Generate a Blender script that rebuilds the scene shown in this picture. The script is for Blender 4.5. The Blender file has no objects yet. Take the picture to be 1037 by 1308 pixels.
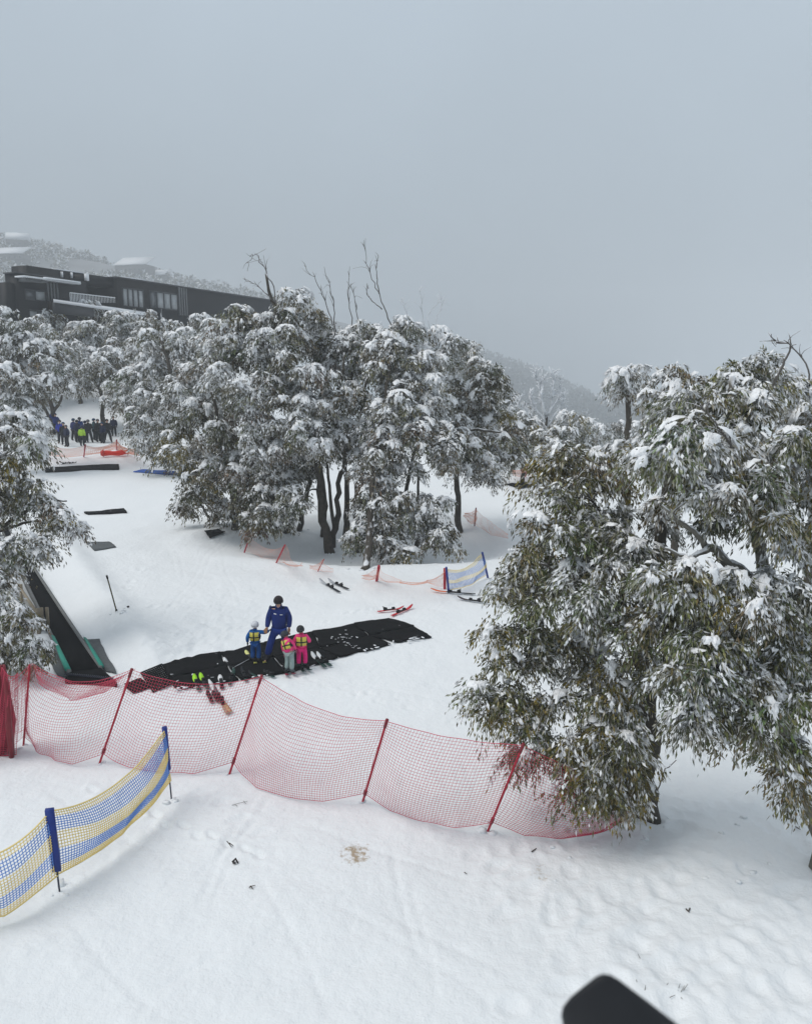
import bpy, bmesh, math, random
import numpy as np
from mathutils import Vector, Matrix

random.seed(7)
RNG = np.random.default_rng(11)
SC = bpy.context.scene
COL = SC.collection
R = math.radians

# ------------------------------------------------------------------ camera
F, CX, CY = 1037.0, 518.5, 654.0
PITCH = R(9.5)
CAM = np.array([0.0, 0.0, 7.7])
cam_d = bpy.data.cameras.new('camera'); cam = bpy.data.objects.new('camera', cam_d); COL.objects.link(cam)
cam.location = CAM; cam.rotation_euler = (R(90) - PITCH, 0, 0)
cam_d.sensor_fit = 'HORIZONTAL'; cam_d.sensor_width = 36; cam_d.lens = 36
cam_d.clip_start = 0.05; cam_d.clip_end = 5000
cam_d.dof.use_dof = True; cam_d.dof.focus_distance = 22; cam_d.dof.aperture_fstop = 11
SC.camera = cam
cp, sp_ = math.cos(PITCH), math.sin(PITCH)

def ray(u, v):
    a, b = (u - CX) / F, (CY - v) / F
    return np.array([a, cp + b * sp_, -sp_ + b * cp])
def at(u, v, Y):
    d = ray(u, v); return CAM + d * (Y / d[1])
def at_z(u, v, z):
    d = ray(u, v); return CAM + d * ((z - CAM[2]) / d[2])
def on_plane(u, v, p0, n):
    d = ray(u, v); return CAM + d * (np.dot(p0 - CAM, n) / np.dot(d, n))

# ------------------------------------------------------------------ noise and ground height
def vnoise(x, y, seed=0):
    x = np.asarray(x, float); y = np.asarray(y, float)
    xi = np.floor(x).astype(np.int64); yi = np.floor(y).astype(np.int64)
    fx = x - xi; fy = y - yi
    fx = fx * fx * fx * (fx * (fx * 6 - 15) + 10); fy = fy * fy * fy * (fy * (fy * 6 - 15) + 10)
    def h(a, b):
        n = (a * 374761393 + b * 668265263 + seed * 974711) & 0xFFFFFFFF
        n = ((n ^ (n >> 13)) * 1274126177) & 0xFFFFFFFF
        return ((n ^ (n >> 16)) & 0xFFFF) / 65535.0
    return ((h(xi, yi) * (1 - fx) + h(xi + 1, yi) * fx) * (1 - fy) + (h(xi, yi + 1) * (1 - fx) + h(xi + 1, yi + 1) * fx) * fy) * 2 - 1
def fbm(x, y, seed=0, octv=4):
    s = 0; a = 1
    for k in range(octv):
        s = s + a * vnoise(x * 2 ** k, y * 2 ** k, seed + k * 17); a *= .5
    return s
def softplus(x, k):
    return k * np.logaddexp(0, np.asarray(x, float) / k)
def sstep(a, b, x):
    t = np.clip((np.asarray(x, float) - a) / (b - a), 0, 1); return t * t * (3 - 2 * t)
CARPET = None
def gz(x, y):
    x = np.asarray(x, float); y = np.asarray(y, float)
    z = .062 * (softplus(y - 21, 3) - softplus(y - 66, 3))
    wl = 1 / (1 + np.exp(np.clip((x + 9) / 4, -40, 40)))
    z = z + wl * .30 * (softplus(y - 68, 3) - softplus(y - 108, 5)) - (1 - wl) * .2 * (softplus(y - 66, 5) - softplus(y - 330, 20))
    r = np.sqrt(((x + 1.2) / 7.2) ** 2 + ((y - 34.0) / 3.9) ** 2)
    z = z - .5 * (1 - sstep(.55, 1.05, r)) + .12 * np.exp(-((r - 1.12) / .12) ** 2)
    z = z - .35 * np.exp(-((x - 6.5) / 3.0) ** 2 - ((y - 15.5) / 2.2) ** 2)
    if CARPET is not None:
        a, b = CARPET
        t = b - a; L = np.hypot(*t); t = t / L
        s = (x - a[0]) * t[0] + (y - a[1]) * t[1]
        d = (x - a[0]) * (-t[1]) + (y - a[1]) * t[0]
        w = sstep(-9, -5, s) * (1 - sstep(L - .6, L + .9, s))
        z = z + w * (.32 * np.exp(-((d - 1.75) / .6) ** 2) + .35 * np.exp(-((d + 2.2) / .8) ** 2))
    return z
def gd(x, y):
    x = np.asarray(x, float); y = np.asarray(y, float)
    near = np.exp(-np.maximum(y - 40, 0) / 60)
    d = .05 * fbm(x * .35, y * .35, 3, 3) + .018 * fbm(x * 1.3, y * 1.3, 5, 4) + .011 * np.abs(fbm(x * 4.5, y * 3.2, 15, 2)) + .006 * np.abs(fbm(x * 11, y * 9, 19, 2)) * (1 - sstep(20, 26, y))
    m = 1 / (1 + np.exp(np.clip(-(x - 2.2 + .35 * (y - 10)) / .7, -40, 40))) * (1 - sstep(13.5, 17, y))
    d = d + m * (.026 * fbm(x * 1.5, y * 1.5, 9, 3) + .02 * np.abs(fbm(x * 3.5, y * 3.5, 12, 3)))
    m2 = np.exp(-((x + 6.2) / 1.6) ** 2 - ((y - 22.5) / 4.0) ** 2)
    d = d + m2 * (.05 * fbm(x * 2.2, y * 2.2, 21, 3) + .045 * np.abs(fbm(x * 5.5, y * 5.5, 27, 2)))
    return d * near
def gh(x, y): return gz(x, y) + gd(x, y)
def hit(u, v, dz=0.0):
    d = ray(u, v); t0, t1 = 2.0, 2.0
    while t1 < 260:
        p = CAM + d * t1
        if p[2] < gz(p[0], p[1]): break
        t0 = t1; t1 *= 1.03
    for _ in range(26):
        tm = (t0 + t1) / 2; p = CAM + d * tm
        if p[2] < gz(p[0], p[1]): t1 = tm
        else: t0 = tm
    p = CAM + d * t1
    p[2] = gh(p[0], p[1]) + dz
    return p
_a, _b = hit(36, 734), hit(109, 861)
CARPET = (_a[:2].copy(), _b[:2].copy())

# ------------------------------------------------------------------ materials
def nodes(name):
    m = bpy.data.materials.new(name); m.use_nodes = True
    nt = m.node_tree; b = nt.nodes['Principled BSDF']
    return m, nt, b
def mat(name, c, rough=.6, var=.12, scale=8, metal=0, spec=.3, bump=0, bscale=60, alpha=1, snow=None):
    m, nt, b = nodes(name); N = nt.nodes.new; L = nt.links.new
    tc = N('ShaderNodeTexCoord'); nz = N('ShaderNodeTexNoise'); nz.inputs['Scale'].default_value = scale; nz.inputs['Detail'].default_value = 4
    L(tc.outputs['Object'], nz.inputs['Vector'])
    mx = N('ShaderNodeMix'); mx.data_type = 'RGBA'
    mx.inputs[6].default_value = (*[max(0, k * (1 - var)) for k in c], 1); mx.inputs[7].default_value = (*[min(1, k * (1 + var)) for k in c], 1)
    L(nz.outputs['Fac'], mx.inputs[0])
    out = mx.outputs[2]
    if snow is not None:
        g = N('ShaderNodeNewGeometry'); sx = N('ShaderNodeSeparateXYZ'); L(g.outputs['Normal'], sx.inputs[0])
        n2 = N('ShaderNodeTexNoise'); n2.inputs['Scale'].default_value = 3.5; n2.inputs['Detail'].default_value = 5; L(tc.outputs['Object'], n2.inputs['Vector'])
        ad = N('ShaderNodeMath'); ad.operation = 'MULTIPLY_ADD'; L(n2.outputs['Fac'], ad.inputs[0]); ad.inputs[1].default_value = 1.6; L(sx.outputs['Z'], ad.inputs[2])
        mr = N('ShaderNodeMapRange'); L(ad.outputs[0], mr.inputs[0]); mr.inputs[1].default_value = snow; mr.inputs[2].default_value = snow + .25
        m2 = N('ShaderNodeMix'); m2.data_type = 'RGBA'; L(mr.outputs[0], m2.inputs[0]); L(out, m2.inputs[6]); m2.inputs[7].default_value = (.78, .8, .83, 1)
        out = m2.outputs[2]
    L(out, b.inputs['Base Color'])
    b.inputs['Roughness'].default_value = rough; b.inputs['Metallic'].default_value = metal; b.inputs['Specular IOR Level'].default_value = spec
    if bump:
        n3 = N('ShaderNodeTexNoise'); n3.inputs['Scale'].default_value = bscale; n3.inputs['Detail'].default_value = 5; L(tc.outputs['Object'], n3.inputs['Vector'])
        bp = N('ShaderNodeBump'); bp.inputs['Strength'].default_value = bump; bp.inputs['Distance'].default_value = .02
        L(n3.outputs['Fac'], bp.inputs['Height']); L(bp.outputs[0], b.inputs['Normal'])
    return m
def attr_mat(name, rough=.55, spec=.25):
    m, nt, b = nodes(name)
    a = nt.nodes.new('ShaderNodeAttribute'); a.attribute_name = 'Col'
    nt.links.new(a.outputs['Color'], b.inputs['Base Color'])
    b.inputs['Roughness'].default_value = rough; b.inputs['Specular IOR Level'].default_value = spec
    return m
M = {}
M['leaf'] = attr_mat('frosted_leaves')
M['bark'] = mat('gum_bark', (.075, .066, .055), .85, .6, 7, spec=.15, bump=1.0, bscale=16, snow=1.36)
M['bark_pale'] = mat('pale_gum_bark', (.17, .16, .135), .8, .5, 6, spec=.15, bump=.8, bscale=16, snow=1.12)
M['frost_wood'] = mat('frosted_twigs', (.6, .62, .64), .8, .3, 9, snow=.75)
M['dead_wood'] = mat('dead_twigs', (.13, .12, .11), .8, .4, 9, snow=1.35)
M['black_rubber'] = mat('black_rubber', (.007, .0073, .008), .85, .6, 30, spec=.12, bump=.6, bscale=70, snow=2.1)
M['grey_rubber'] = mat('grey_rubber', (.10, .11, .115), .8, .35, 12, bump=.3)
M['belt'] = mat('belt_rubber', (.007, .0075, .008), .85, .35, 40, spec=.1, bump=.3, bscale=120)
M['green_strip'] = mat('green_strip', (.02, .27, .2), .5, .2, 6)
M['timber'] = mat('weathered_timber', (.27, .23, .17), .8, .35, 14, bump=.3)
M['rail_grey'] = mat('rail_grey', (.16, .165, .165), .7, .25, 5)
M['grey_board'] = mat('grey_board', (.24, .24, .23), .7, .3, 5)
M['red_pole'] = mat('red_plastic_pole', (.40, .02, .04), .45, .25, 10)
M['dark_red'] = mat('dark_red_sleeve', (.2, .02, .03), .5, .3, 10)
M['red_net'] = mat('red_netting', (.62, .07, .12), .6, .2, 6)
M['orange_net'] = mat('orange_netting', (.82, .38, .27), .6, .2, 6)
M['blue_post'] = mat('blue_post', (.012, .035, .22), .5, .25, 9)
M['blue_net'] = mat('blue_netting', (.14, .29, .68), .6, .2, 6)
M['yellow_net'] = mat('yellow_netting', (.86, .67, .26), .6, .2, 6)
M['steel'] = mat('dark_steel', (.05, .055, .08), .4, .2, 9, metal=.7)
M['snowpad'] = mat('snow_pads', (.80, .82, .85), .7, .05, 6, spec=.15, bump=.4, bscale=18)
M['twig'] = mat('brown_twig', (.06, .045, .03), .8, .4, 20)

# ------------------------------------------------------------------ object helpers
def link(name, me, m=None, parent=None, smooth=False):
    o = bpy.data.objects.new(name, me); COL.objects.link(o)
    if m is not None:
        for k in (m if isinstance(m, (list, tuple)) else [m]): me.materials.append(k)
    if smooth: me.polygons.foreach_set('use_smooth', np.ones(len(me.polygons), bool))
    if parent is not None: o.parent = parent
    return o
def mesh_np(name, V, faces, col=None, mi=None):
    """faces: list of int arrays (n,k)"""
    me = bpy.data.meshes.new(name)
    V = np.asarray(V, np.float32)
    me.vertices.add(len(V)); me.vertices.foreach_set('co', V.ravel())
    loops = np.concatenate([np.asarray(f, np.int32).ravel() for f in faces])
    tot = np.concatenate([np.full(len(f), np.asarray(f).shape[1], np.int32) for f in faces])
    start = np.concatenate([[0], np.cumsum(tot)[:-1]]).astype(np.int32)
    me.loops.add(len(loops)); me.loops.foreach_set('vertex_index', loops)
    me.polygons.add(len(tot)); me.polygons.foreach_set('loop_start', start)
    try: me.polygons.foreach_set('loop_total', tot)
    except Exception: pass
    if mi is not None: me.polygons.foreach_set('material_index', np.asarray(mi, np.int32))
    me.update(calc_edges=True)
    if col is not None:
        a = me.attributes.new('Col', 'FLOAT_COLOR', 'POINT')
        c = np.ones((len(V), 4), np.float32); c[:, :3] = col
        a.data.foreach_set('color', c.ravel())
    return me
class MB:
    """collects tubes, boxes, quads into one mesh"""
    def __init__(s): s.V = []; s.F = {}; s.n = 0; s.M = {}
    def add(s, V, Fs, mi=0):
        V = np.asarray(V, float).reshape(-1, 3)
        for f in Fs:
            f = np.asarray(f, int)
            if len(f) == 0: continue
            s.F.setdefault(f.shape[1], []).append(f + s.n); s.M.setdefault(f.shape[1], []).append(np.full(len(f), mi))
        s.V.append(V); s.n += len(V); return s
    def tube(s, P, r, n=6, cap=True, mi=0, flat=1.0):
        P = np.asarray(P, float); k = len(P); r = np.broadcast_to(np.asarray(r, float), (k,))
        T = np.gradient(P, axis=0); T /= np.linalg.norm(T, axis=1, keepdims=True) + 1e-12
        ref = np.array([0, 0, 1.0]) if abs(T[0][2]) < .9 else np.array([0, 1.0, 0])
        A = np.zeros_like(P); a = ref
        for i in range(k):
            a = a - T[i] * np.dot(a, T[i]); a /= np.linalg.norm(a) + 1e-12; A[i] = a
        B = np.cross(T, A)
        th = np.arange(n) * 2 * math.pi / n
        V = P[:, None] + r[:, None, None] * (A[:, None] * np.cos(th)[None, :, None] * flat + B[:, None] * np.sin(th)[None, :, None])
        i = np.arange(k - 1)[:, None] * n; j = np.arange(n)[None]; j2 = (j + 1) % n
        q = np.stack([i + j, i + j2, i + n + j2, i + n + j], -1).reshape(-1, 4)
        Fs = [q]
        if cap: Fs += [np.arange(n)[None, ::-1], (np.arange(n) + (k - 1) * n)[None]]
        return s.add(V.reshape(-1, 3), Fs, mi)
    def box(s, c, size, rot=None, mi=0):
        x, y, z = np.asarray(size, float) / 2
        V = np.array([[-x, -y, -z], [x, -y, -z], [x, y, -z], [-x, y, -z], [-x, -y, z], [x, -y, z], [x, y, z], [-x, y, z]])
        if rot is not None: V = V @ np.asarray(rot).T
        return s.add(V + np.asarray(c), [BOXF], mi)
    def hull8(s, V, mi=0): return s.add(V, [BOXF], mi)
    def slab(s, pts, th, mi=0, down=.03):
        """polygon pts (3D, counter-clockwise from above), extruded vertically"""
        P = np.asarray(pts, float); n = len(P); T = P.copy(); T[:, 2] += th; Bt = P.copy(); Bt[:, 2] -= down
        i = np.arange(n); j = (i + 1) % n
        return s.add(np.vstack([Bt, T]), [np.stack([i, j, j + n, i + n], -1), (np.arange(n) + n)[None], np.arange(n)[None, ::-1]], mi)
    def build(s, name, m, parent=None, smooth=False):
        if s.n == 0: return None
        ks = list(s.F)
        me = mesh_np(name, np.vstack(s.V), [np.vstack(s.F[k]) for k in ks], mi=np.concatenate([np.concatenate(s.M[k]) for k in ks]))
        return link(name, me, m, parent, smooth)
BOXF = np.array([[0, 3, 2, 1], [4, 5, 6, 7], [0, 1, 5, 4], [1, 2, 6, 5], [2, 3, 7, 6], [3, 0, 4, 7]])
def empty(name, loc=(0, 0, 0), rz=0):
    o = bpy.data.objects.new(name, None); COL.objects.link(o); o.location = loc; o.rotation_euler = (0, 0, rz); o.empty_display_size = .2
    return o
def tag(o, label=None, cat=None, group=None, kind=None):
    if label: o['label'] = label
    if cat: o['category'] = cat
    if group: o['group'] = group
    if kind: o['kind'] = kind
    return o
def recenter(o, root):
    """mesh built in world space goes under a root placed at its base"""
    o.parent = root; o.matrix_parent_inverse = Matrix.Translation(root.location).inverted()
    return o
def copy_tree(o, parent=None):
    c = o.copy(); COL.objects.link(c)
    if parent is not None: c.parent = parent
    for ch in list(o.children): copy_tree(ch, c)
    return c
def ico(sub):
    bm = bmesh.new(); bmesh.ops.create_icosphere(bm, subdivisions=sub, radius=1)
    V = np.array([v.co[:] for v in bm.verts]); Fc = np.array([[v.index for v in f.verts] for f in bm.faces]); bm.free()
    return V, Fc
ICO1, ICO2 = ico(1), ico(2)
def nrm(a): return a / (np.linalg.norm(a, axis=-1, keepdims=True) + 1e-9)

# ------------------------------------------------------------------ snow ground
def snow_mat():
    m, nt, b = nodes('snow'); N = nt.nodes.new; L = nt.links.new
    g = N('ShaderNodeNewGeometry')
    n1 = N('ShaderNodeTexNoise'); n1.inputs['Scale'].default_value = .5; n1.inputs['Detail'].default_value = 5; L(g.outputs['Position'], n1.inputs['Vector'])
    mx = N('ShaderNodeMix'); mx.data_type = 'RGBA'; mx.inputs[6].default_value = (.80, .83, .85, 1); mx.inputs[7].default_value = (.85, .875, .89, 1); L(n1.outputs['Fac'], mx.inputs[0])
    # faint brown stain where mud has been walked in
    st = hit(455, 1094)
    def stain(c, rx, seed, thr):
        mp = N('ShaderNodeMapping'); mp.vector_type = 'TEXTURE'; mp.inputs['Location'].default_value = c; mp.inputs['Scale'].default_value = (rx, rx * 1.5, 5); L(g.outputs['Position'], mp.inputs[0])
        ln = N('ShaderNodeVectorMath'); ln.operation = 'LENGTH'; L(mp.outputs[0], ln.inputs[0])
        n = N('ShaderNodeTexNoise'); n.inputs['Scale'].default_value = 13; n.inputs['Detail'].default_value = 6; L(g.outputs['Position'], n.inputs['Vector'])
        su = N('ShaderNodeMath'); su.operation = 'SUBTRACT'; L(n.outputs['Fac'], su.inputs[0]); 
        ml = N('ShaderNodeMath'); ml.operation = 'MULTIPLY'; L(ln.outputs['Value'], ml.inputs[0]); ml.inputs[1].default_value = .33; L(ml.outputs[0], su.inputs[1])
        mr = N('ShaderNodeMapRange'); L(su.outputs[0], mr.inputs[0]); mr.inputs[1].default_value = thr; mr.inputs[2].default_value = thr + .25
        return mr.outputs[0]
    m2 = N('ShaderNodeMix'); m2.data_type = 'RGBA'; L(stain(tuple(st), .24, 1, .20), m2.inputs[0]); L(mx.outputs[2], m2.inputs[6]); m2.inputs[7].default_value = (.42, .34, .25, 1)
    st2 = hit(590, 1080); st2 = hit(690, 1118)
    m3 = N('ShaderNodeMix'); m3.data_type = 'RGBA'; L(stain(tuple(st2), .35, 2, .42), m3.inputs[0]); L(m2.outputs[2], m3.inputs[6]); m3.inputs[7].default_value = (.6, .56, .5, 1)
    L(m3.outputs[2], b.inputs['Base Color'])
    b.inputs['Roughness'].default_value = .75; b.inputs['Specular IOR Level'].default_value = .12
    bp = None
    for sc, st_, di in ((9, .45, .05), (30, .4, .02), (90, .3, .008)):
        n = N('ShaderNodeTexNoise'); n.inputs['Scale'].default_value = sc; n.inputs['Detail'].default_value = 4; L(g.outputs['Position'], n.inputs['Vector'])
        q = N('ShaderNodeBump'); q.inputs['Strength'].default_value = st_; q.inputs['Distance'].default_value = di; L(n.outputs['Fac'], q.inputs['Height'])
        if bp: L(bp.outputs[0], q.inputs['Normal'])
        bp = q
    L(bp.outputs[0], b.inputs['Normal'])
    return m
M['snow'] = snow_mat()
def grow(a, step, lim, k):
    out = []; 
    while a < lim: step *= k; a += step; out.append(a)
    return out
xr = grow(11, .05, 1700, 1.07); xl = grow(11, .05, 1700, 1.07)
xs = np.array([-v for v in xl[::-1]] + list(np.arange(-11, 11.01, .05)) + xr)
ys = np.array([-60, -30, -12, -4, 0, 3, 4.5] + list(np.arange(5.5, 17, .05)) + list(np.arange(17, 30, .09)) + grow(30, .09, 1750, 1.03))
GX, GY = np.meshgrid(xs, ys)
GZ = gh(GX, GY)
def footprint(px, py, ang, dep=.05, ln=.15, wd=.075):
    ix = np.searchsorted(xs, [px - .5, px + .5]); iy = np.searchsorted(ys, [py - .5, py + .5])
    X = GX[iy[0]:iy[1], ix[0]:ix[1]] - px; Y = GY[iy[0]:iy[1], ix[0]:ix[1]] - py
    a = X * math.cos(ang) + Y * math.sin(ang); b = -X * math.sin(ang) + Y * math.cos(ang)
    q = (a / ln) ** 2 + (b / wd) ** 2
    GZ[iy[0]:iy[1], ix[0]:ix[1]] += -dep * np.exp(-q ** 2) + dep * .45 * np.exp(-((np.sqrt(q) - 1.55) / .35) ** 2)
for k in range(120):
    u = random.uniform(600, 1060); v = random.uniform(960, 1330)
    if (u - 600) * .9 + (v - 960) * .25 < random.uniform(60, 200): continue
    p = hit(u, v); footprint(p[0], p[1], random.uniform(-.9, .9) + 1.0, random.uniform(.008, .032), random.uniform(.14, .34), random.uniform(.1, .2))
for (u0, v0, u1, v1, n) in ((560, 1060, 760, 1180, 9), (640, 1090, 1000, 1010, 14), (700, 1170, 1030, 1080, 13), (150, 800, 215, 770, 6), (180, 730, 120, 790, 6), (860, 1290, 1020, 1150, 9), (760, 1300, 900, 1060, 12), (230, 990, 330, 1060, 5)):
    for k in range(n):
        t = k / (n - 1); p = hit(u0 + (u1 - u0) * t + random.uniform(-6, 6), v0 + (v1 - v0) * t + random.uniform(-5, 5))
        footprint(p[0], p[1], math.atan2(v1 - v0, -(u1 - u0)) + 1.2, .026, .2, .12)
# ski tracks: long shallow grooves
def groove(u0, v0, u1, v1, w=.05, d=.018):
    a, b = hit(u0, v0), hit(u1, v1); t = (b - a)[:2]; L = np.hypot(*t); t /= L
    s = (GX - a[0]) * t[0] + (GY - a[1]) * t[1]; e = -(GX - a[0]) * t[1] + (GY - a[1]) * t[0] + .06 * np.sin(s * 1.1)
    GZ[:] -= d * np.exp(-(e / w) ** 2) * sstep(-.2, .3, s) * (1 - sstep(L - .3, L + .2, s))
for g_ in ((330, 1010, 255, 1150), (345, 1012, 268, 1155), (420, 1300, 330, 1120), (500, 1080, 540, 1240), (90, 1180, 210, 1300), (250, 1120, 330, 1040), (480, 1160, 640, 1240), (560, 1290, 520, 1130), (150, 1290, 300, 1205)):
    groove(*g_)
for (u0, v0, u1, v1) in ((300, 660, 200, 800), (250, 640, 300, 780), (420, 760, 560, 800), (560, 770, 420, 900), (180, 620, 230, 740), (440, 870, 590, 900), (120, 610, 190, 690), (500, 850, 380, 960), (60, 1010, 200, 1090), (380, 1050, 600, 1130), (300, 1290, 520, 1200), (640, 1300, 420, 1150), (30, 1230, 140, 1140)):
    groove(u0, v0, u1, v1, .035, .012); groove(u0 + 9, v0 + 1, u1 + 9, v1 + 1, .035, .012)
for (u0, v0, u1, v1, n) in ((400, 870, 520, 900, 8), (360, 880, 300, 900, 6), (120, 1010, 330, 1090, 12), (330, 790, 250, 820, 6), (420, 790, 500, 770, 7)):
    for k in range(n):
        t = k / (n - 1); p = hit(u0 + (u1 - u0) * t + random.uniform(-4, 4), v0 + (v1 - v0) * t + random.uniform(-3, 3) + (4 if k % 2 else 0))
        footprint(p[0], p[1], math.atan2(-(v1 - v0) * 2.5, u1 - u0), .045, .15, .065)
nx, ny = len(xs), len(ys)
idx = np.arange(nx * ny).reshape(ny, nx)
q = np.stack([idx[:-1, :-1], idx[:-1, 1:], idx[1:, 1:], idx[1:, :-1]], -1).reshape(-1, 4)
tag(link('snow_ground', mesh_np('snow_ground', np.stack([GX, GY, GZ], -1).reshape(-1, 3), [q]), M['snow'], smooth=True), kind='structure')
HAZE = .00115; SUN = 1.72; SKY0 = (.35, .415, .475); SKY1 = (.455, .535, .615); SKY2 = (.60, .635, .67)
# ------------------------------------------------------------------ trees
GREENS = np.array([[.058, .060, .028], [.105, .105, .06], [.15, .132, .082], [.12, .092, .05], [.075, .082, .045], [.18, .165, .115], [.12, .115, .05], [.10, .088, .062]])
YELLOW = np.array([[.21, .165, .03], [.15, .13, .03], [.24, .18, .05], [.09, .09, .03]])
def leaf_arrays(P, D, L, W, C, rng):
    n = len(P)
    S = nrm(np.cross(D, rng.normal(size=(n, 3)))); U = np.cross(S, D)
    mid = P + D * (L * .42)[:, None]
    tip = P + D * L[:, None] + U * (L * rng.uniform(-.12, .12, n))[:, None]
    V = np.stack([P, mid + S * (W / 2)[:, None], tip, mid - S * (W / 2)[:, None]], 1).reshape(-1, 3)
    q = np.arange(4 * n).reshape(n, 4)
    return V, q, np.repeat(C, 4, 0)
def leaf_mesh(name, *a):
    V, q, c = leaf_arrays(*a); return mesh_np(name, V, [q], col=c)
STAT = []
def blobs(base, pos, ax, sc, rng, amp=.25):
    """many displaced icospheres: pos (n,3), ax (n,3) long axis, sc (n,3)"""
    V0, F0 = base; n = len(pos)
    a = nrm(ax); up = np.tile([0, 0, 1.0], (n, 1)); b = nrm(np.cross(up, a) + 1e-6); c = np.cross(a, b)
    ph = rng.uniform(0, 6.28, (n, 3)); fr = rng.uniform(1.5, 4.2, (n, 3))
    disp = 1 + amp * (np.sin(V0[None, :, 0] * fr[:, None, 0] + ph[:, None, 0]) * .5 + np.sin(V0[None, :, 1] * fr[:, None, 1] + ph[:, None, 1]) * .5 + np.sin(V0[None, :, 2] * fr[:, None, 2] * 1.3 + ph[:, None, 2]) * .5 + rng.normal(0, .28, (n, len(V0))))
    L = V0[None] * disp[..., None] * sc[:, None]
    W = L[..., 0:1] * a[:, None] + L[..., 1:2] * b[:, None] + L[..., 2:3] * c[:, None] + pos[:, None]
    Fc = (F0[None] + (np.arange(n) * len(V0))[:, None, None]).reshape(-1, 3)
    return W.reshape(-1, 3), Fc
def bez(a, b, c, n):
    t = np.linspace(0, 1, n)[:, None]; return a * (1 - t) ** 2 + b * 2 * t * (1 - t) + c * t * t
def sheets(c, r, az, el, rng, lo=.2, hi=.5, NR=7, NT=18):
    n = len(c); th = np.arange(NT) * 2 * math.pi / NT; ro = np.linspace(.16, 1, NR)
    rad = np.stack([np.stack([np.cos(az) * np.cos(el), np.sin(az) * np.cos(el), np.sin(el)], 1)])[0]
    dn_ = np.stack([np.cos(az) * np.sin(el), np.sin(az) * np.sin(el), -np.cos(el)], 1); sd_ = np.cross(rad, dn_)
    a = r * rng.uniform(lo, hi, n); b = a * rng.uniform(.45, .85, n)
    R_ = 1 + .30 * np.sin(2 * th + rng.uniform(0, 6.28, (n, 1))) + .24 * np.sin(3 * th + rng.uniform(0, 6.28, (n, 1))) + .2 * np.sin(5 * th + rng.uniform(0, 6.28, (n, 1))) + rng.normal(0, .26, (n, NT))
    R_ = np.clip(R_, .25, 1.9)
    rho = ro[None, :, None] * R_[:, None, :]
    x = a[:, None, None] * rho * np.cos(th); y = b[:, None, None] * rho * np.sin(th)
    lump = vnoise(x * 9 / r[:, None, None] + az[:, None, None] * 9, y * 9 / r[:, None, None] + el[:, None, None] * 9, 3) * .5 + rng.normal(0, .3, (n, NR, NT))
    h = a[:, None, None] * (.30 * np.sqrt(np.clip(1.02 - ro ** 2, 0, 1))[None, :, None] * (1 + .9 * lump) - .10 * ro[None, :, None] ** 2)
    rx = np.clip(x / (r[:, None, None] * .95), -1.3, 1.3); ry = np.clip(y / (r[:, None, None] * .95), -1.3, 1.3)
    drop = r[:, None, None] * .9 * (1 - np.sqrt(np.clip(1 - (rx ** 2 + ry ** 2) * .55, .05, 1)))
    P = (c + rad * (r * rng.uniform(.66, .92, n))[:, None] * np.array([1, 1, .72]))[:, None, None] + dn_[:, None, None] * x[..., None] + sd_[:, None, None] * y[..., None] + rad[:, None, None] * (h - drop)[..., None]
    top = (P[:, 0].mean(1) + rad * (a * .02)[:, None])[:, None]
    V = np.concatenate([P.reshape(n, -1, 3), top], 1); N1 = NR * NT + 1
    i = np.arange(NR - 1)[:, None] * NT; j = np.arange(NT)[None]; j2 = (j + 1) % NT
    q = np.stack([i + j, i + NT + j, i + NT + j2, i + j2], -1).reshape(-1, 4)
    T = np.concatenate([q[:, [0, 1, 2]], q[:, [0, 2, 3]], np.stack([np.full(NT, NR * NT), np.arange(NT), (np.arange(NT) + 1) % NT], -1)])
    return V.reshape(-1, 3), (T[None] + (np.arange(n) * N1)[:, None, None]).reshape(-1, 3)
SNOWIER = 1.0
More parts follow.
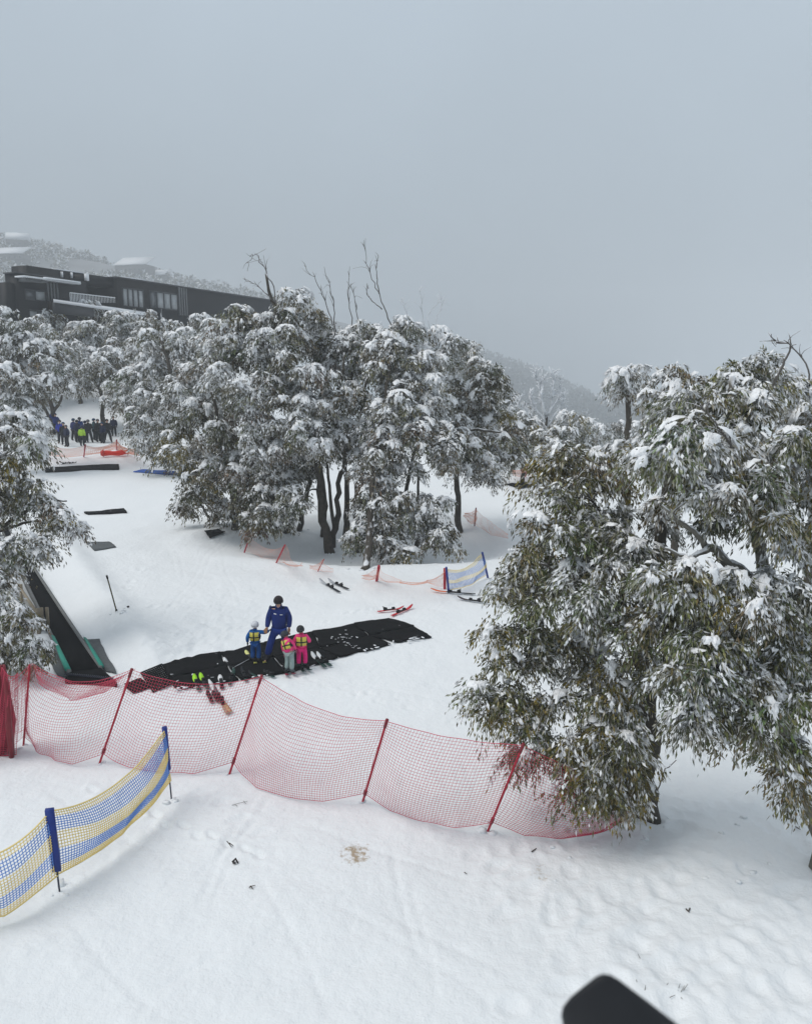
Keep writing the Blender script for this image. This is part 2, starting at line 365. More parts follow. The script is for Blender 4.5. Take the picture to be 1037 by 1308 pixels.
def tree(name, label, cat, group, stems, crowns, seed, cr=.5, dens=1.0, nl=380, ll=.13, lw=.032, twigs=True, clods=14, pads=1.6, bark='bark', bare=(), bare_mat='dead_wood', bare_r=.026, bare_n=9, snowk=1.0, base=None, origin_rel=False):
    """stems: list of (polyline world pts, r0, r1); crowns: (u, v, ru, rv, Y, snow, yellow) in photo units at depth Y, or world tuples when origin_rel"""
    rng = np.random.default_rng(seed); snowk = snowk * (1.28 if cr > .45 else 1.12)
    if cr < .45: clods *= 1.8
    base = np.array(stems[0][0][0] if base is None else base, float)
    root = empty(name, base); tag(root, label, cat, group)
    # clump centres
    cc, rr, sn, yl = [], [], [], []
    for cw in crowns:
        if origin_rel: c, rad, s_, y_ = np.array(cw[0], float), np.array(cw[1], float), cw[2], cw[3]
        else:
            u, v, ru, rv, Y, s_, y_ = cw
            k = Y / (F * ray(u, v)[1]); k = np.linalg.norm(ray(u, v)) * Y / ray(u, v)[1] / F
            c = at(u, v, Y); rad = np.array([ru * k, .85 * min(ru, rv * 1.2) * k, rv * k])
        n = max(3, int(dens * 2.1 * rad[0] * rad[2] / cr ** 2 + .5)); got = []
        for _ in range(n * 14):
            d = nrm(rng.normal(size=3)); 
            p = c + d * np.maximum(rad - cr * .55, .05) * rng.uniform(.25, 1) ** .4
            if all(np.linalg.norm(p - g) > cr * .72 for g in got):
                got.append(p)
                if len(got) >= n: break
        for p in got:
            if p[2] < gz(p[0], p[1]) + .35 and not origin_rel: continue
            cc.append(p); rr.append(cr * rng.uniform(.7, 1.25)); sn.append(s_); yl.append(y_)
    cc = np.array(cc); rr = np.array(rr); sn = np.clip(np.array(sn) * rng.uniform(.45, 1.5, len(sn)), 0, 1.05); yl = np.array(yl); nc = len(cc)
    ctint = rng.uniform(.62, 1.4, (nc, 1)) * (1 + rng.normal(0, .10, (nc, 3)) * np.array([1, .5, 1])); cdens = rng.uniform(.55, 1.0, nc)
    # wood
    wood = MB(); nod = []; nodr = []
    for P, r0, r1 in stems:
        P = np.asarray(P, float)
        if len(P) > 2:
            t = np.linspace(0, 1, len(P)); tt = np.linspace(0, 1, len(P) * 4)
            Ps = np.stack([np.interp(tt, t, P[:, k]) for k in range(3)], 1)
            for _ in range(3): Ps[1:-1] = (Ps[:-2] + 2 * Ps[1:-1] + Ps[2:]) / 4
        else: Ps = bez(P[0], (P[0] + P[1]) / 2, P[1], 6)
        Ps[1:-1] += rng.normal(0, .25, (len(Ps) - 2, 3)) * r0
        rs = np.linspace(r0, r1, len(Ps)) * (1 + rng.uniform(-.08, .08, len(Ps)))
        if stems and P is stems[0][0] or True: rs[0] *= 1.25
        wood.tube(Ps, rs, 9)
        nod += list(Ps[len(Ps) // 4:]); nodr += list(rs[len(Ps) // 4:])
    axis = np.array([s[0][-1] for s in stems]).mean(0)
    N_ = np.array(nod)
    order = np.argsort([np.min(np.linalg.norm(N_ - c, axis=1)) for c in cc])
    for i in order:
        c = cc[i]; A = np.array(nod); d = np.linalg.norm(A - c, axis=1) + .7 * np.maximum(A[:, 2] - c[2] + .1, 0)
        k = int(np.argmin(d)); a = A[k]; dist = np.linalg.norm(c - a)
        if dist < .05: continue
        ctl = (a + c) / 2 + np.array([0, 0, .22 * dist]) + rng.normal(0, .08 * dist, 3)
        P = bez(a, ctl, c, 6); r0 = min(nodr[k] * .75, .012 + .02 * dist + .004 * cr); r1 = max(.006, r0 * .35)
        rs = np.linspace(r0, r1, 6); wood.tube(P, rs, 6, cap=False)
        nod += list(P[2:5]); nodr += list(rs[2:5])
    # foliage sprays
    ns = max(6, int(nl / 24)); nL = max(4, nl // ns)
    ci = np.repeat(np.arange(nc), ns); m = len(ci)
    d0 = rng.normal(size=(m, 3)); d0[:, 2] = np.abs(d0[:, 2]) * .9 + .05; d0 = nrm(d0)
    Ls = rr[ci] * rng.uniform(.8, 1.45, m); g = rr[ci] * rng.uniform(.55, 1.35, m)
    st = cc[ci] + rng.normal(0, .12, (m, 3)) * rr[ci][:, None]
    def spr(t): return st + d0 * (Ls * t)[:, None] + np.array([0, 0, -1.0]) * (g * t * t)[:, None]
    if twigs:
        for j in range(m):
            if rng.random() < .55:
                t = np.linspace(0, .95, 4)[:, None]
                P = st[j] + d0[j] * Ls[j] * t + np.array([0, 0, -1.0]) * g[j] * t * t
                wood.tube(P, [.007, .006, .005, .003], 3, cap=False)
    li = np.repeat(np.arange(m), nL); li = li[rng.random(len(li)) < cdens[ci[li]]]; n = len(li); t = rng.uniform(.15, 1.0, n) ** .8
    P = st[li] + d0[li] * (Ls[li] * t)[:, None] + np.array([0, 0, -1.0]) * (g[li] * t * t)[:, None] + rng.normal(0, .045, (n, 3)) * (cr / .5)
    T = nrm(d0[li] * Ls[li][:, None] + np.array([0, 0, -2.0]) * (g[li] * t)[:, None])
    D = nrm(T * .75 + np.array([0, 0, -.5]) + rng.normal(0, .27, (n, 3)))
    cl = ci[li]; hgt = (P[:, 2] - cc[cl][:, 2]) / rr[cl]
    pn = vnoise(P[:, 0] * 2.3 / cr * .5, P[:, 1] * 2.3 / cr * .5 + P[:, 2] * 1.7 / cr * .5, seed)
    S = sn[cl] * snowk
    pj = vnoise(st[:, 0] * 1.6 / cr * .5, st[:, 1] * 1.6 / cr * .5 + st[:, 2] * 1.3 / cr * .5, seed)
    ws = rng.random(m) < np.clip(sn[ci] * snowk * (.26 + .75 * d0[:, 2] + .5 * pj + .25 * (st[:, 2] - cc[ci][:, 2]) / rr[ci]), .02, .95)
    pw = np.where(ws[li], .93 - .45 * t, .05 + .22 * S * np.clip(hgt, 0, 1)) * np.clip(.75 + .5 * pn, .3, 1.1)
    rnd = rng.random(n)
    white = rnd < pw; frost = (~white) & (rng.random(n) < (.08 + .30 * S) * np.where(ws[li], 1.6, .8))
    C = GREENS[rng.integers(0, len(GREENS), n)] * rng.uniform(.65, 1.35, (n, 1))
    # whole sprays share a tint
    if cr < .45: C *= np.array([1.05, 1.12, .86])
    C *= (rng.uniform(.7, 1.3, m)[li])[:, None] * np.clip(ctint[cl], .4, 1.7)
    isy = rng.random(nc)[cl] < yl[cl]
    C[isy] = YELLOW[rng.integers(0, len(YELLOW), isy.sum())] * rng.uniform(.6, 1.2, (isy.sum(), 1))
    fr = rng.uniform(.25, .8, (n, 1)); C[frost] = (C * (1 - fr) + np.array([.52, .51, .48]) * fr)[frost]
    C[white] = np.array([.90, .912, .925]) * rng.uniform(.84, 1.0, (white.sum(), 1))
    L = ll * rng.uniform(.45, 1.35, n); W = lw * rng.uniform(.7, 1.35, n) * np.where(white, 1.35, 1)
    # snow: clods lying along the upper sprays and pads on the clump tops
    pos, ax, sc = [], [], []
    nk = int(m * clods / ns)
    if nk:
        j = rng.choice(m, min(m, nk), replace=False); j = j[rng.random(len(j)) < np.clip(sn[ci[j]] * snowk * 1.25, 0, 1)]
        t = rng.uniform(.2, .8, len(j)); pp = st[j] + d0[j] * (Ls[j] * t)[:, None] + np.array([0, 0, -1.0]) * (g[j] * t * t)[:, None] + np.array([0, 0, .02])
        tt = nrm(d0[j] * Ls[j][:, None] + np.array([0, 0, -2.0]) * (g[j] * t)[:, None])
        a = rr[ci[j]] * (rng.uniform(.07, .2, len(j)) if cr < .45 else rng.uniform(.12, .28, len(j))); b = a * rng.uniform(.25, .5, len(j))
        pos.append(pp + rng.normal(0, .03, pp.shape)); ax.append(tt); sc.append(np.stack([a, b, b * .75], 1))
    V1, F1 = blobs(ICO1, np.vstack(pos), np.vstack(ax), np.vstack(sc), rng, .3) if pos else (np.zeros((0, 3)), np.zeros((0, 3), int))
    npz = rng.poisson(np.clip(pads * 2.6 * sn * snowk, 0, 12)); k2 = np.repeat(np.arange(nc), npz)
    if len(k2):
        # ragged sheets of snow draped over the upper dome of the clump
        az = rng.uniform(0, 6.28, len(k2)); el = rng.uniform(.35, 1.25, len(k2))
        V2, F2 = sheets(cc[k2], rr[k2], az, el, rng, lo=.08, hi=.36 if cr < .45 else .43)
        big = rng.random(len(k2)) < np.where(sn[k2] > .55, .2, .07)
        V3, F3 = sheets(cc[k2][big], rr[k2][big], az[big], np.clip(el[big] + .25, .5, 1.35), rng, lo=.26, hi=.4)
        F2 = np.vstack([F2, F3 + len(V2)]); V2 = np.vstack([V2, V3])
        Vs, Fs = np.vstack([V1, V2]), np.vstack([F1, F2 + len(V1)])
    else: Vs, Fs = V1, F1
    if len(k2):
        # snow-caked leaves hanging from the edges of the sheets
        ne = 16; n7 = 7 * 18 + 1; ns_ = len(k2)
        pick = (rng.integers(3, 7, (ns_, ne)) * 18 + rng.integers(0, 18, (ns_, ne))) + (np.arange(ns_) * n7)[:, None]
        Pe = V2[pick.ravel()] + rng.normal(0, .012, (ns_ * ne, 3)); out_ = np.repeat(np.stack([np.cos(az), np.sin(az), az * 0], 1), ne, 0)
        De = nrm(out_ * .45 + np.array([0, 0, -.75]) + rng.normal(0, .3, (ns_ * ne, 3))); m_ = len(Pe)
        Ce = np.array([.90, .912, .925]) * rng.uniform(.6, 1.0, (m_, 1)); gr = rng.random(m_) < .25; Ce[gr] = GREENS[rng.integers(0, len(GREENS), gr.sum())] * rng.uniform(.7, 1.4, (gr.sum(), 1))
        P = np.vstack([P, Pe]); D = np.vstack([D, De]); L = np.append(L, ll * rng.uniform(.6, 1.4, m_)); W = np.append(W, lw * rng.uniform(.8, 1.5, m_)); C = np.vstack([C, Ce])
    VL, FL, CL = leaf_arrays(P, D, L, W, C, rng)
    me = mesh_np('crown', np.vstack([VL, Vs]), [FL, Fs + len(VL)], col=np.vstack([CL, np.tile([.90, .912, .925], (len(Vs), 1))]))
    crown = link('crown', me, M['leaf']); me.polygons.foreach_set('use_smooth', np.arange(len(me.polygons)) >= len(FL)); recenter(crown, root)
    STAT.append((name, nc, n, len(Fs)))
    tr = wood.build('trunk', M[bark], smooth=True); recenter(tr, root)
    if bare:
        for P in bare:
            mb = MB(); twiggy(mb, np.asarray(P, float), rng, bare_r, bare_n)
            recenter(mb.build('bare_branch', M[bare_mat], smooth=True), root)
    return root
def twiggy(mb, P, rng, r0=.035, side=6):
    t = np.linspace(0, 1, len(P)); tt = np.linspace(0, 1, len(P) * 4)
    Q = np.stack([np.interp(tt, t, P[:, k]) for k in range(3)], 1)
    for _ in range(2): Q[1:-1] = (Q[:-2] + 2 * Q[1:-1] + Q[2:]) / 4
    L = np.linalg.norm(np.diff(Q, axis=0), axis=1).sum()
    Q[1:-1] += rng.normal(0, .012 * L, (len(Q) - 2, 3))
    mb.tube(Q, np.linspace(r0, r0 * .3, len(Q)), 5)
    for k in range(side):
        i = rng.integers(len(Q) // 3, len(Q) - 1); T = nrm(Q[i] - Q[i - 1]); d = nrm(T * .8 + rng.normal(0, .5, 3) + np.array([0, 0, .25])); l = L * rng.uniform(.08, .22)
        e = Q[i] + d * l; mb.tube(bez(Q[i], Q[i] + T * l * .5, e, 4), np.linspace(r0 * .45, r0 * .2, 4), 4)
def px(pts, Y, dY=None):
    """photo points to world points at depth(s) Y"""
    Ys = np.broadcast_to(np.asarray(Y, float), (len(pts),))
    return np.array([at(u, v, y) for (u, v), y in zip(pts, Ys)])
def stem(pts, Y, r0, r1, grounded=True):
    if grounded:
        b = hit(*pts[0]); Yb = b[1]; n = len(pts)
        W = px(pts, np.linspace(Yb, Y if Y else Yb, n)); W[0] = b - np.array([0, 0, .12])
    else: W = px(pts, Y)
    return (W, r0, r1)

# --- the large near tree on the right
b1 = hit(826, 1048); Y1 = b1[1]
near = dict(cr=.42, nl=900, ll=.108, lw=.0285, clods=7, pads=1.5)
tree('snow_gum', 'large snow gum with dark trunk and olive leaves drooping over the red net end', 'tree', 'snow gums',
     [stem([(829, 1048), (829, 960), (826, 880), (830, 790), (838, 700), (850, 630), (862, 560)], Y1 + .4, .19, .06),
      stem([(822, 930), (790, 930), (745, 935), (700, 960)], Y1 + np.array([0, -.2, -.5, -.7]), .055, .02, False),
      stem([(822, 900), (770, 880), (725, 893), (655, 898), (625, 895)], Y1 + np.array([.1, .1, .0, -.1, -.2]), .075, .02, False),
      stem([(826, 800), (780, 780), (730, 740), (690, 720)], Y1 + np.array([.2, .1, .0, -.2]), .07, .02, False),
      stem([(836, 710), (790, 680), (750, 630)], Y1 + np.array([.4, .5, .6]), .06, .02, False)],
     [(628, 900, 52, 36, Y1 - .2, .28, .35), (668, 826, 72, 42, Y1, .36, .15), (735, 832, 66, 48, Y1 + .6, .38, .2), (700, 962, 58, 44, Y1 - .7, .38, .15), (765, 970, 60, 55, Y1 - .8, .42, .3), (803, 955, 24, 62, Y1 - .75, .42, .25), (818, 850, 26, 50, Y1 - .6, .45, .15),
      (786, 1012, 36, 38, Y1 - .9, .45, .3), (745, 1000, 40, 36, Y1 - 1.0, .4, .25), (800, 990, 22, 40, Y1 - .8, .4, .2), (690, 895, 50, 26, Y1 - .3, .38, .2), (775, 930, 34, 60, Y1 - .6, .4, .35), (672, 755, 62, 52, Y1, .42, .1), (722, 690, 80, 60, Y1 + .3, .5, .1), (738, 618, 72, 56, Y1 + .8, .42, .3), (720, 590, 36, 30, Y1 + .9, .25, .8), (775, 582, 40, 26, Y1 + .9, .35, .6),
      (780, 770, 85, 70, Y1 - .3, .48, .05), (820, 680, 80, 62, Y1 + .1, .66, .0), (872, 850, 45, 60, Y1 + .5, .42, .3), (770, 870, 50, 46, Y1 - .5, .42, .25)], 31, dens=.88, **near)
b2 = hit(1062, 1112); Y2 = b2[1]
tree('snow_gum', 'snow gum at the right edge with pale tan trunk base and a thick grey limb', 'tree', 'snow gums',
     [stem([(1062, 1112), (1046, 1045), (1018, 960), (988, 860), (976, 760), (960, 660), (950, 560), (935, 480)], Y2 + 1.2, .19, .04),
      stem([(972, 752), (935, 722), (895, 690), (845, 645)], Y2 + np.array([.8, .5, .1, -.1]), .12, .018, False),
      stem([(905, 700), (880, 715), (850, 700)], Y2 + np.array([.1, -.1, -.2]), .05, .02, False),
      stem([(985, 850), (1020, 800), (1045, 760)], Y2 + np.array([.7, .6, .5]), .08, .03, False),
      stem([(1000, 930), (960, 900), (915, 890)], Y2 + np.array([.4, .1, -.3]), .06, .02, False)],
     [(872, 580, 85, 60, Y2 + .4, .8, 0), (905, 505, 80, 45, Y2 + 1.4, .85, 0), (955, 480, 60, 34, Y2 + 1.8, .85, 0), (985, 560, 80, 60, Y2 + .9, .8, 0), (935, 640, 90, 60, Y2 + .1, .75, 0), (1020, 650, 70, 70, Y2 + .6, .68, 0.05),
      (1010, 770, 62, 70, Y2 + .2, .55, .05), (940, 780, 70, 60, Y2 - .2, .52, .05), (890, 850, 60, 60, Y2 - .5, .48, .1), (1000, 880, 62, 60, Y2 - .4, .5, .1), (885, 920, 44, 40, Y2 - .6, .45, .05), (945, 930, 24, 40, Y2 - .6, .45, 0), (995, 965, 38, 44, Y2 - .6, .42, .1), (1020, 1000, 26, 40, Y2 - .5, .42, .1), (955, 900, 46, 44, Y2 - .5, .48, .1), (920, 840, 44, 44, Y2 - .1, .5, .05), (860, 790, 46, 40, Y2 + .6, .5, .1), (1020, 860, 40, 60, Y2 + .3, .5, .05), (905, 745, 50, 30, Y2 + .8, .6, 0), (860, 740, 60, 40, Y2 - .3, .6, 0)], 32, dens=.95, bark='bark_pale',
     bare=[px([(960, 640), (930, 560), (895, 520)], Y2), px([(985, 500), (1000, 465), (1012, 440), (985, 434)], Y2 + 1.5)], **near)
tree('snow_gum', 'slim snow gum with a round white head on a bare trunk behind the large tree', 'tree', 'snow gums',
     [(np.array([at(803, 640, 26.5) * [1, 1, 0] + [0, 0, float(gz(at(803, 640, 26.5)[0], 26.5)) - .1], at(803, 560, 26.5), at(802, 500, 26.5), at(806, 475, 26.5)]), .13, .05)],
     [(800, 492, 27, 27, 26.5, .75, 0), (790, 480, 16, 14, 26.3, .8, 0), (815, 478, 14, 12, 26.7, .8, 0)], 33, cr=.46, nl=480, ll=.15, lw=.036, clods=8, pads=2.4, dens=1.2, twigs=False)
mid = dict(cr=.52, nl=430, ll=.145, lw=.042, clods=8, pads=2.2, twigs=False)
def gbase(u, Y, off=0): p = at(u, 600, Y); return np.array([p[0], Y, float(gz(p[0], Y)) - .12])
def simple(u, Y, pts, r0=.14, r1=.05): return (np.vstack([gbase(u, Y)[None], px(pts, Y)]), r0, r1)
tree('snow_gum', 'snowy gum filling the skyline between the slim gum and the edge trees', 'tree', 'snow gums', [simple(866, 23, [(866, 600), (860, 520)])],
     [(862, 488, 40, 26, 23, .8, 0), (845, 520, 38, 30, 22.6, .75, 0), (885, 500, 30, 28, 23.4, .8, 0), (835, 560, 32, 28, 22.4, .6, .1)], 34, **mid)
tree('snow_gum', 'snowy gum at the upper right corner of the trees under an arched bare twig', 'tree', 'snow gums', [simple(1045, 20, [(1040, 640), (1025, 540)])],
     [(1018, 490, 34, 26, 20, .8, 0), (1040, 530, 40, 40, 20, .75, 0), (990, 530, 26, 26, 20.3, .75, 0)], 35, bare=[px([(1037, 500), (1030, 462), (1008, 438), (982, 435)], 20)], **mid)

# --- the clump in the middle
def c_(*a): return [(*k,) for k in a]
cen = dict(cr=.56, nl=640, ll=.15, lw=.045, clods=8, pads=2.8, twigs=False, dens=.98)
tree('snow_gum', 'leaning snow gum at the left of the middle clump with leaves down to the snow', 'tree', 'snow gums in the middle clump',
     [stem([(300, 676), (296, 620), (285, 560), (270, 500)], 35, .16, .06), stem([(268, 660), (258, 646), (248, 632)], 33.5, .06, .03), stem([(300, 640), (330, 580), (335, 520)], [34, 34, 34], .1, .05, False)],
     [(262, 560, 60, 62, 35, .5, .15), (255, 622, 30, 30, 34, .22, .3), (300, 625, 50, 38, 34.5, .3, .25), (318, 575, 62, 60, 34.2, .55, .05), (245, 505, 45, 45, 36, .7, 0), (352, 655, 34, 34, 33, .5, 0), (240, 648, 20, 16, 36, .15, .2), (290, 655, 34, 18, 36, .2, .2), (338, 664, 26, 22, 32.6, .35, .1)], 41, **cen)
tree('snow_gum', 'tallest snow gum of the middle clump with a drooping bare top branch at its left', 'tree', 'snow gums in the middle clump',
     [stem([(426, 700), (424, 650), (418, 600), (420, 540)], 33.2, .09, .04), stem([(422, 707), (412, 660), (405, 600), (396, 540), (372, 460), (350, 400), (340, 350)], 33.5, .2, .05), stem([(421, 698), (431, 660), (432, 612), (452, 560), (470, 480)], 33, .15, .05),
      stem([(405, 600), (430, 540), (440, 450)], [33, 33, 33], .1, .04, False)],
     [(306, 422, 34, 32, 34, .85, 0), (356, 434, 44, 46, 33.5, .8, 0), (385, 410, 38, 40, 34, .75, 0), (320, 490, 55, 55, 33, .75, 0), (380, 500, 55, 55, 32.5, .7, 0), (340, 565, 40, 40, 32, .6, 0), (290, 445, 30, 36, 34, .85, 0), (395, 560, 36, 36, 32, .55, 0), (372, 640, 30, 26, 31.8, .5, 0)], 42,
     bare=[px([(362, 420), (352, 376), (338, 344), (326, 322), (318, 326), (316, 346)], 33.5), px([(350, 385), (330, 365), (310, 355)], 33.5)], **cen)
tree('snow_gum', 'snow gum with paired dark trunks in the heart of the middle clump', 'tree', 'snow gums in the middle clump',
     [stem([(440, 690), (444, 640), (440, 580), (446, 500), (455, 440)], 35, .15, .05), stem([(412, 684), (416, 640), (410, 600)], 34.5, .12, .07)],
     [(440, 455, 48, 44, 35, .75, 0), (430, 510, 50, 46, 33.5, .7, 0), (470, 440, 40, 38, 35, .7, 0), (450, 570, 46, 36, 33, .6, 0), (410, 440, 36, 36, 35.5, .7, 0)], 43,
     bare=[px([(428, 430), (418, 390), (404, 358), (388, 338)], 35), px([(430, 425), (424, 380), (414, 340)], 35.3), px([(452, 428), (446, 390), (444, 345)], 35), px([(462, 428), (456, 395), (448, 362)], 35)], **cen)
tree('snow_gum', 'snow gum in the middle clump with a slender straight trunk and low leafy shoots', 'tree', 'snow gums in the middle clump',
     [stem([(486, 714), (490, 680), (484, 640), (495, 600)], 32.5, .08, .04), stem([(500, 704), (498, 670), (505, 630)], 32.8, .07, .04), stem([(465, 726), (472, 695), (475, 646), (476, 590), (490, 520), (500, 440)], 33, .15, .05), stem([(456, 706), (452, 660), (455, 615)], 33, .09, .06)],
     [(500, 540, 48, 55, 32.3, .68, 0), (505, 470, 48, 46, 33.5, .7, 0), (470, 625, 36, 34, 31.8, .6, 0), (482, 688, 36, 36, 31, .52, .05), (520, 430, 36, 30, 34.5, .72, 0), (490, 590, 40, 36, 32, .62, 0), (500, 655, 30, 36, 31.3, .55, 0), (455, 690, 22, 22, 30.8, .5, 0), (515, 705, 24, 18, 30.8, .4, .1)], 44,
     bare=[px([(500, 415), (484, 375), (470, 342), (463, 310)], 34), px([(484, 375), (480, 350), (483, 325)], 34), px([(488, 395), (470, 380), (468, 362)], 34)], **cen)
tree('snow_gum', 'snow gum in the middle clump with a hooked J shaped trunk', 'tree', 'snow gums in the middle clump',
     [stem([(520, 711), (512, 680), (516, 640), (530, 580), (545, 500)], 33.5, .13, .05), stem([(522, 709), (535, 700), (532, 656), (535, 600)], 33, .12, .05)],
     [(548, 500, 50, 50, 33.5, .68, 0), (545, 575, 48, 48, 32, .62, 0), (555, 665, 40, 40, 31.5, .6, 0), (568, 692, 28, 24, 31, .45, 0), (520, 650, 28, 32, 31.6, .6, 0), (560, 445, 34, 30, 35, .7, 0)], 45,
     bare=[px([(525, 430), (518, 395), (513, 380)], 34), px([(548, 440), (540, 405), (538, 365)], 34.5), px([(556, 440), (545, 400), (560, 385), (570, 382)], 34.5), px([(560, 445), (556, 415), (567, 378)], 34.2)], bare_mat='frost_wood', **cen)
tree('snow_gum', 'greener snow gum at the right of the middle clump above the small red fence post', 'tree', 'snow gums in the middle clump',
     [simple(588, 36.5, [(585, 640), (580, 580), (600, 520), (610, 480)], .16, .05), (px([(560, 556), (600, 548), (640, 552)], [35, 34.5, 34.5]), .09, .04)],
     [(598, 500, 44, 46, 36, .5, 0), (625, 500, 34, 44, 36, .4, 0), (635, 560, 36, 48, 35.5, .32, .05), (590, 560, 40, 40, 34.5, .5, 0), (612, 600, 36, 28, 34, .65, 0), (655, 560, 22, 36, 36.5, .35, .05), (590, 455, 26, 22, 37, .6, 0)], 46, **cen)
tree('snow_gum', 'thin snow gum with a straight dark leaning trunk behind the pale orange fence', 'tree', 'snow gums in the middle clump',
     [stem([(382, 677), (388, 646), (398, 610), (400, 560)], 36, .14, .07), ], [(385, 590, 34, 30, 36.2, .55, 0), (410, 560, 34, 34, 36.5, .55, 0), (370, 600, 30, 26, 35.5, .5, 0)], 47, **cen)
tree('snow_gum', 'short snow gum with a stubby trunk and low green leaves beside the leaning red pole', 'tree', 'snow gums in the middle clump',
     [stem([(365, 678), (365, 646), (362, 610)], 34.5, .16, .09)], [(352, 615, 40, 32, 34, .5, .05), (325, 668, 26, 22, 32.5, .25, .15), (335, 630, 36, 30, 33.5, .45, .1)], 48, **cen)
# --- trees right of the clump, farther down the slope
tree('frosted_tree', 'pale leafless tree furred white with frost against the dark hill', 'tree', 'snow gums beyond the clump',
     [simple(695, 50, [(696, 570), (698, 530)], .16, .08)], [(696, 552, 32, 24, 50, .7, 0), (672, 545, 26, 26, 51, .75, 0)], 51, cr=.7, nl=380, ll=.2, lw=.05, clods=8, pads=2, twigs=False,
     bare=[px([(698, 560), (694, 520), (688, 488), (684, 472)], 50), px([(698, 545), (704, 515), (708, 490), (706, 474)], 50), px([(698, 545), (716, 520), (722, 500)], 50), px([(697, 540), (682, 520), (676, 500)], 50), px([(700, 530), (714, 508), (716, 480)], 50), px([(697, 530), (690, 505), (696, 480)], 49.8), px([(697, 550), (672, 530), (660, 505)], 50), px([(690, 560), (660, 545), (648, 520)], 50)], bare_mat='frost_wood', bare_r=.10, bare_n=40)
far = dict(cr=.75, nl=420, ll=.2, lw=.05, clods=8, pads=2.4, twigs=False)
for lab, u, Y, cr_, sd in (('dark bushy gum under the frosted pale tree', 668, 47, [(668, 555, 32, 34, 47, .6, .1), (690, 572, 34, 24, 46, .55, .15), (655, 585, 22, 26, 46, .35, .1), (720, 560, 30, 22, 46.5, .6, .05)], 52),
                       ('white frosted low gum between the clump and the frosted pale tree', 645, 52, [(645, 520, 20, 30, 52, .9, 0), (665, 520, 16, 20, 53, .95, 0), (655, 545, 24, 18, 51, .85, 0)], 55),
                       ('low rounded gum right of the frosted pale tree', 735, 48, [(735, 542, 30, 20, 48, .75, .05), (715, 570, 26, 20, 47, .4, .15), (750, 560, 20, 20, 48, .5, 0)], 53),
                       ('blue grey frosted gum low in the gap before the large tree', 790, 60, [(775, 555, 24, 14, 60, .75, 0), (800, 548, 24, 16, 60, .75, 0)], 54)):
    tree('snow_gum', lab, 'tree', 'snow gums beyond the clump', [simple(u, Y, [(u, 600), (u + 3, 560)], .15, .07)], cr_, sd, **far)
# --- left side, beside the conveyor
tree('snow_gum', 'heavy snow gum at the left edge bending over the black conveyor', 'tree', 'snow gums by the conveyor',
     [(np.vstack([gbase(-45, 23)[None], px([(-40, 720), (-30, 660), (-20, 600), (-10, 540)], 23)]), .22, .07), (px([(-38, 700), (15, 665), (60, 635), (85, 640)], [23, 22.6, 22.3, 22]), .08, .02), (px([(-38, 690), (-5, 680), (40, 665), (70, 672)], [23, 22.6, 22.3, 22.2]), .07, .02)],
     [(10, 600, 52, 44, 22.6, .5, .1), (25, 570, 32, 30, 22.4, .62, 0), (78, 665, 34, 32, 22, .5, .05), (45, 630, 32, 30, 22.2, .48, .05), (25, 695, 44, 26, 21.6, .62, 0), (-20, 650, 50, 60, 22.4, .5, 0), (55, 702, 22, 20, 21.5, .55, 0), (-10, 720, 40, 30, 21.5, .5, 0), (0, 540, 36, 30, 23, .7, 0)], 61, cr=.48, nl=480, ll=.125, lw=.036, clods=8, pads=2.0, twigs=False, dens=1.05)
tree('snow_gum', 'small snow gum sapling at the left edge between conveyor fence and red net', 'tree', 'snow gums by the conveyor',
     [(np.vstack([gbase(-5, 19.6)[None], px([(2, 830), (12, 790)], 19.6)]), .07, .03), (px([(0, 850), (30, 835), (52, 825)], 19.5), .04, .015)],
     [(12, 815, 30, 42, 19.5, .6, 0), (48, 835, 20, 22, 19.4, .35, 0), (-5, 860, 24, 24, 19.3, .5, 0), (22, 862, 22, 18, 19.2, .4, 0), (2, 758, 20, 30, 19.6, .55, 0), (30, 790, 22, 24, 19.5, .5, 0), (8, 885, 26, 18, 19, .45, .05), (45, 860, 18, 16, 19.2, .35, .05)], 62, cr=.34, nl=320, ll=.12, lw=.032, clods=9, pads=1.6, twigs=True)
tree('snow_gum', 'snow gum hanging over the far blue mat and the crowd', 'tree', 'snow gums behind the beginner slope',
     [simple(255, 50, [(245, 560), (225, 500), (205, 430)], .2, .08), (px([(240, 560), (205, 545), (175, 530)], 49.5), .09, .04)],
     [(188, 560, 32, 30, 49, .5, .05), (215, 580, 30, 28, 49, .3, .1), (205, 520, 44, 40, 50, .65, 0), (180, 500, 36, 36, 51, .7, 0), (230, 470, 40, 40, 51, .75, 0), (250, 430, 36, 30, 51, .8, 0), (205, 440, 40, 36, 52, .75, 0)], 63,
     bare=[px([(232, 470), (215, 430), (205, 400)], 50), px([(250, 440), (262, 425), (285, 428)], 50)], bare_mat='frost_wood', cr=.72, nl=460, ll=.185, lw=.055, clods=8, pads=2.6, twigs=False, dens=1.05)
tree('snow_gum', 'snow gum left of the crowd with branches down to the far fence', 'tree', 'snow gums behind the beginner slope',
     [simple(5, 50, [(10, 560), (18, 500), (25, 450)], .2, .08)],
     [(15, 540, 40, 32, 49.5, .6, 0), (45, 545, 22, 24, 49, .6, 0), (20, 490, 48, 40, 50, .7, 0), (50, 470, 40, 40, 51, .75, 0), (0, 440, 44, 40, 51, .8, 0), (35, 430, 40, 30, 52, .8, 0)], 64, cr=.72, nl=460, ll=.185, lw=.055, clods=8, pads=2.6, twigs=False, dens=1.05)
